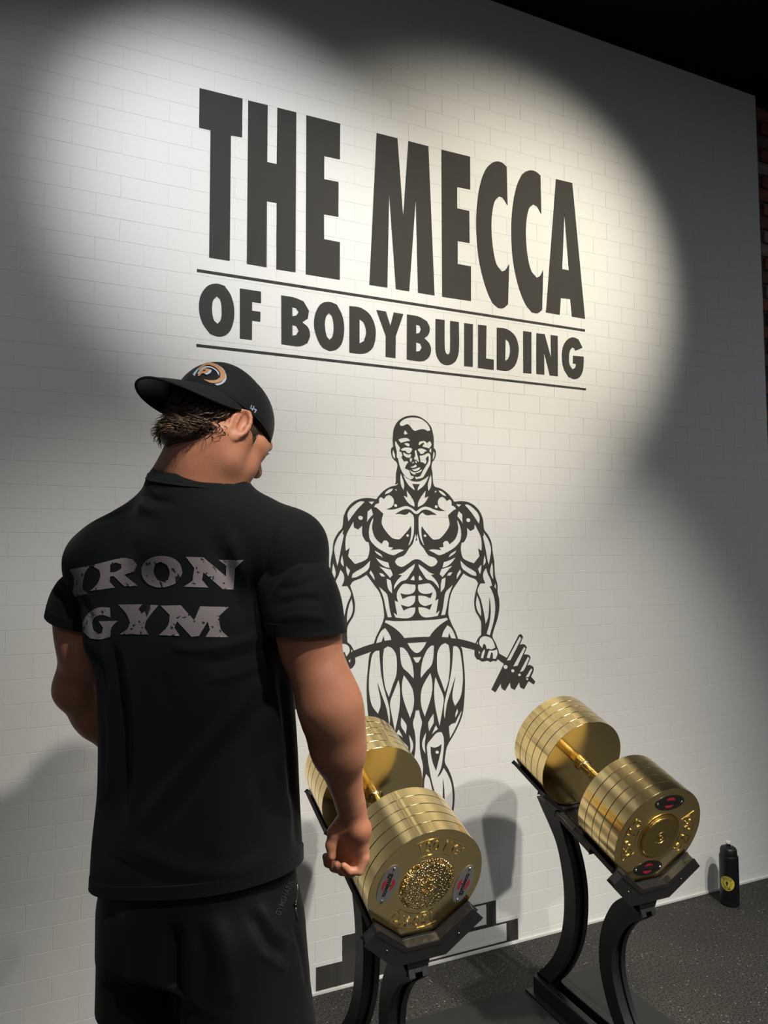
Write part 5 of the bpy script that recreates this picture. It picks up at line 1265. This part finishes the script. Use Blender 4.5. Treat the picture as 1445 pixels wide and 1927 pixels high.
def lock(bm, th, z0, ln, curl, r, flick):
    ef_ = 1 - min(1, abs(th - 262)/84.0)**2
    p0 = scalp(th, z0); na_ = np.array([math.cos(math.radians(th)), math.sin(math.radians(th)), 0.0]); ta = np.array([-na_[1], na_[0], 0.0]); pts = []; n = 9
    ph = random.uniform(0, 6.28); sw_ = random.uniform(-1, 1)
    for k in range(n):
        t = k/(n - 1); zc = z0 - ln*t
        base = scalp(th, max(zc, -0.085)); base[2] = zc
        w = na_*(0.009 + 0.004*ef_ + 0.012*t + curl*math.sin(ph + 8.2*t)*t + flick*t**3) + ta*(curl*1.5*math.cos(ph + 8.2*t)*t + 0.012*sw_*t)
        pts.append(hl(*(base + w + np.array([0, 0, flick*0.8*t**4]))))
    tube(bm, pts, [r*(0.65 + 0.6*math.sin(math.pi*min(1, 0.25 + 0.75*k/(n - 1))))*(1 - 0.88*(k/(n - 1))**2.5) for k in range(n)], 5)
for nm, mat, cnt, rr in (('hair_locks', M['hair'], 420, 0.0025), ('bleached_hair_locks', M['hair_tip'], 260, 0.0015)):
    bm = bmesh.new()
    for i in range(cnt):
        th = random.uniform(182, 340); ef = 1 - min(1, abs(th - 262)/86.0)**2
        z0 = random.uniform(-0.040, 0.004) if nm == 'hair_locks' else random.uniform(-0.048, -0.004)
        zlow = -0.052 - 0.044*ef
        lock(bm, th, z0, max(0.012, min(0.066, (z0 - zlow))*random.uniform(0.7, 1.15)), random.uniform(0.004, 0.013), rr*random.uniform(0.7, 1.3), random.uniform(0.0, 0.016))
    tag(obj(nm, bm_mesh(nm, bm), mat, hair, smooth=True), kind='stuff')
# short hair in front of the ear, eyebrow and lashes on the side of the face in view
bm = bmesh.new()
for i in range(160):
    z0 = random.uniform(-0.016, 0.012); y0 = random.uniform(0.004, 0.030)
    p = np.array([0.0745*math.sqrt(max(0.1, 1 - ((y0 + 0.012)/0.098)**2)) + 0.0015, y0, z0]); tube(bm, [hl(*p), hl(*(p + [0.002, 0.003, -0.006])), hl(*(p + [0.0015, 0.004, -0.013]))], [0.0006, 0.0005, 0.0002], 4)
tag(obj('sideburn', bm_mesh('sideburn', bm), M['hair'], hair, smooth=True), kind='stuff')
bm = bmesh.new()
for s in (1, -1):
    for i in range(16):
        t = i/15; p = np.array([s*(0.020 + 0.027*t), 0.0905 - 0.011*t, -0.0065]); tube(bm, [hl(*p), hl(*(p + [s*0.002*t, 0.005, -0.001])), hl(*(p + [s*0.004*t, 0.009, 0.001]))], [0.0006, 0.0005, 0.0002], 4)
tag(mputs(obj('eyelashes', bm_mesh('eyelashes', bm), M['hair'], smooth=True)), kind='stuff')
bm = bmesh.new()
for s in (1, -1):
    for i in range(60):
        t = random.random(); p = np.array([s*(0.014 + 0.036*t), 0.0960 - 0.016*t*t, 0.008 + 0.004*math.sin(3*t) + random.uniform(-0.002, 0.002)]); tube(bm, [hl(*p), hl(*(p + [s*0.005, -0.001, 0.001])), hl(*(p + [s*0.008, -0.003, 0.0]))], [0.0006, 0.0005, 0.0002], 4)
tag(mputs(obj('eyebrows', bm_mesh('eyebrows', bm), M['hair'], smooth=True)), kind='stuff')
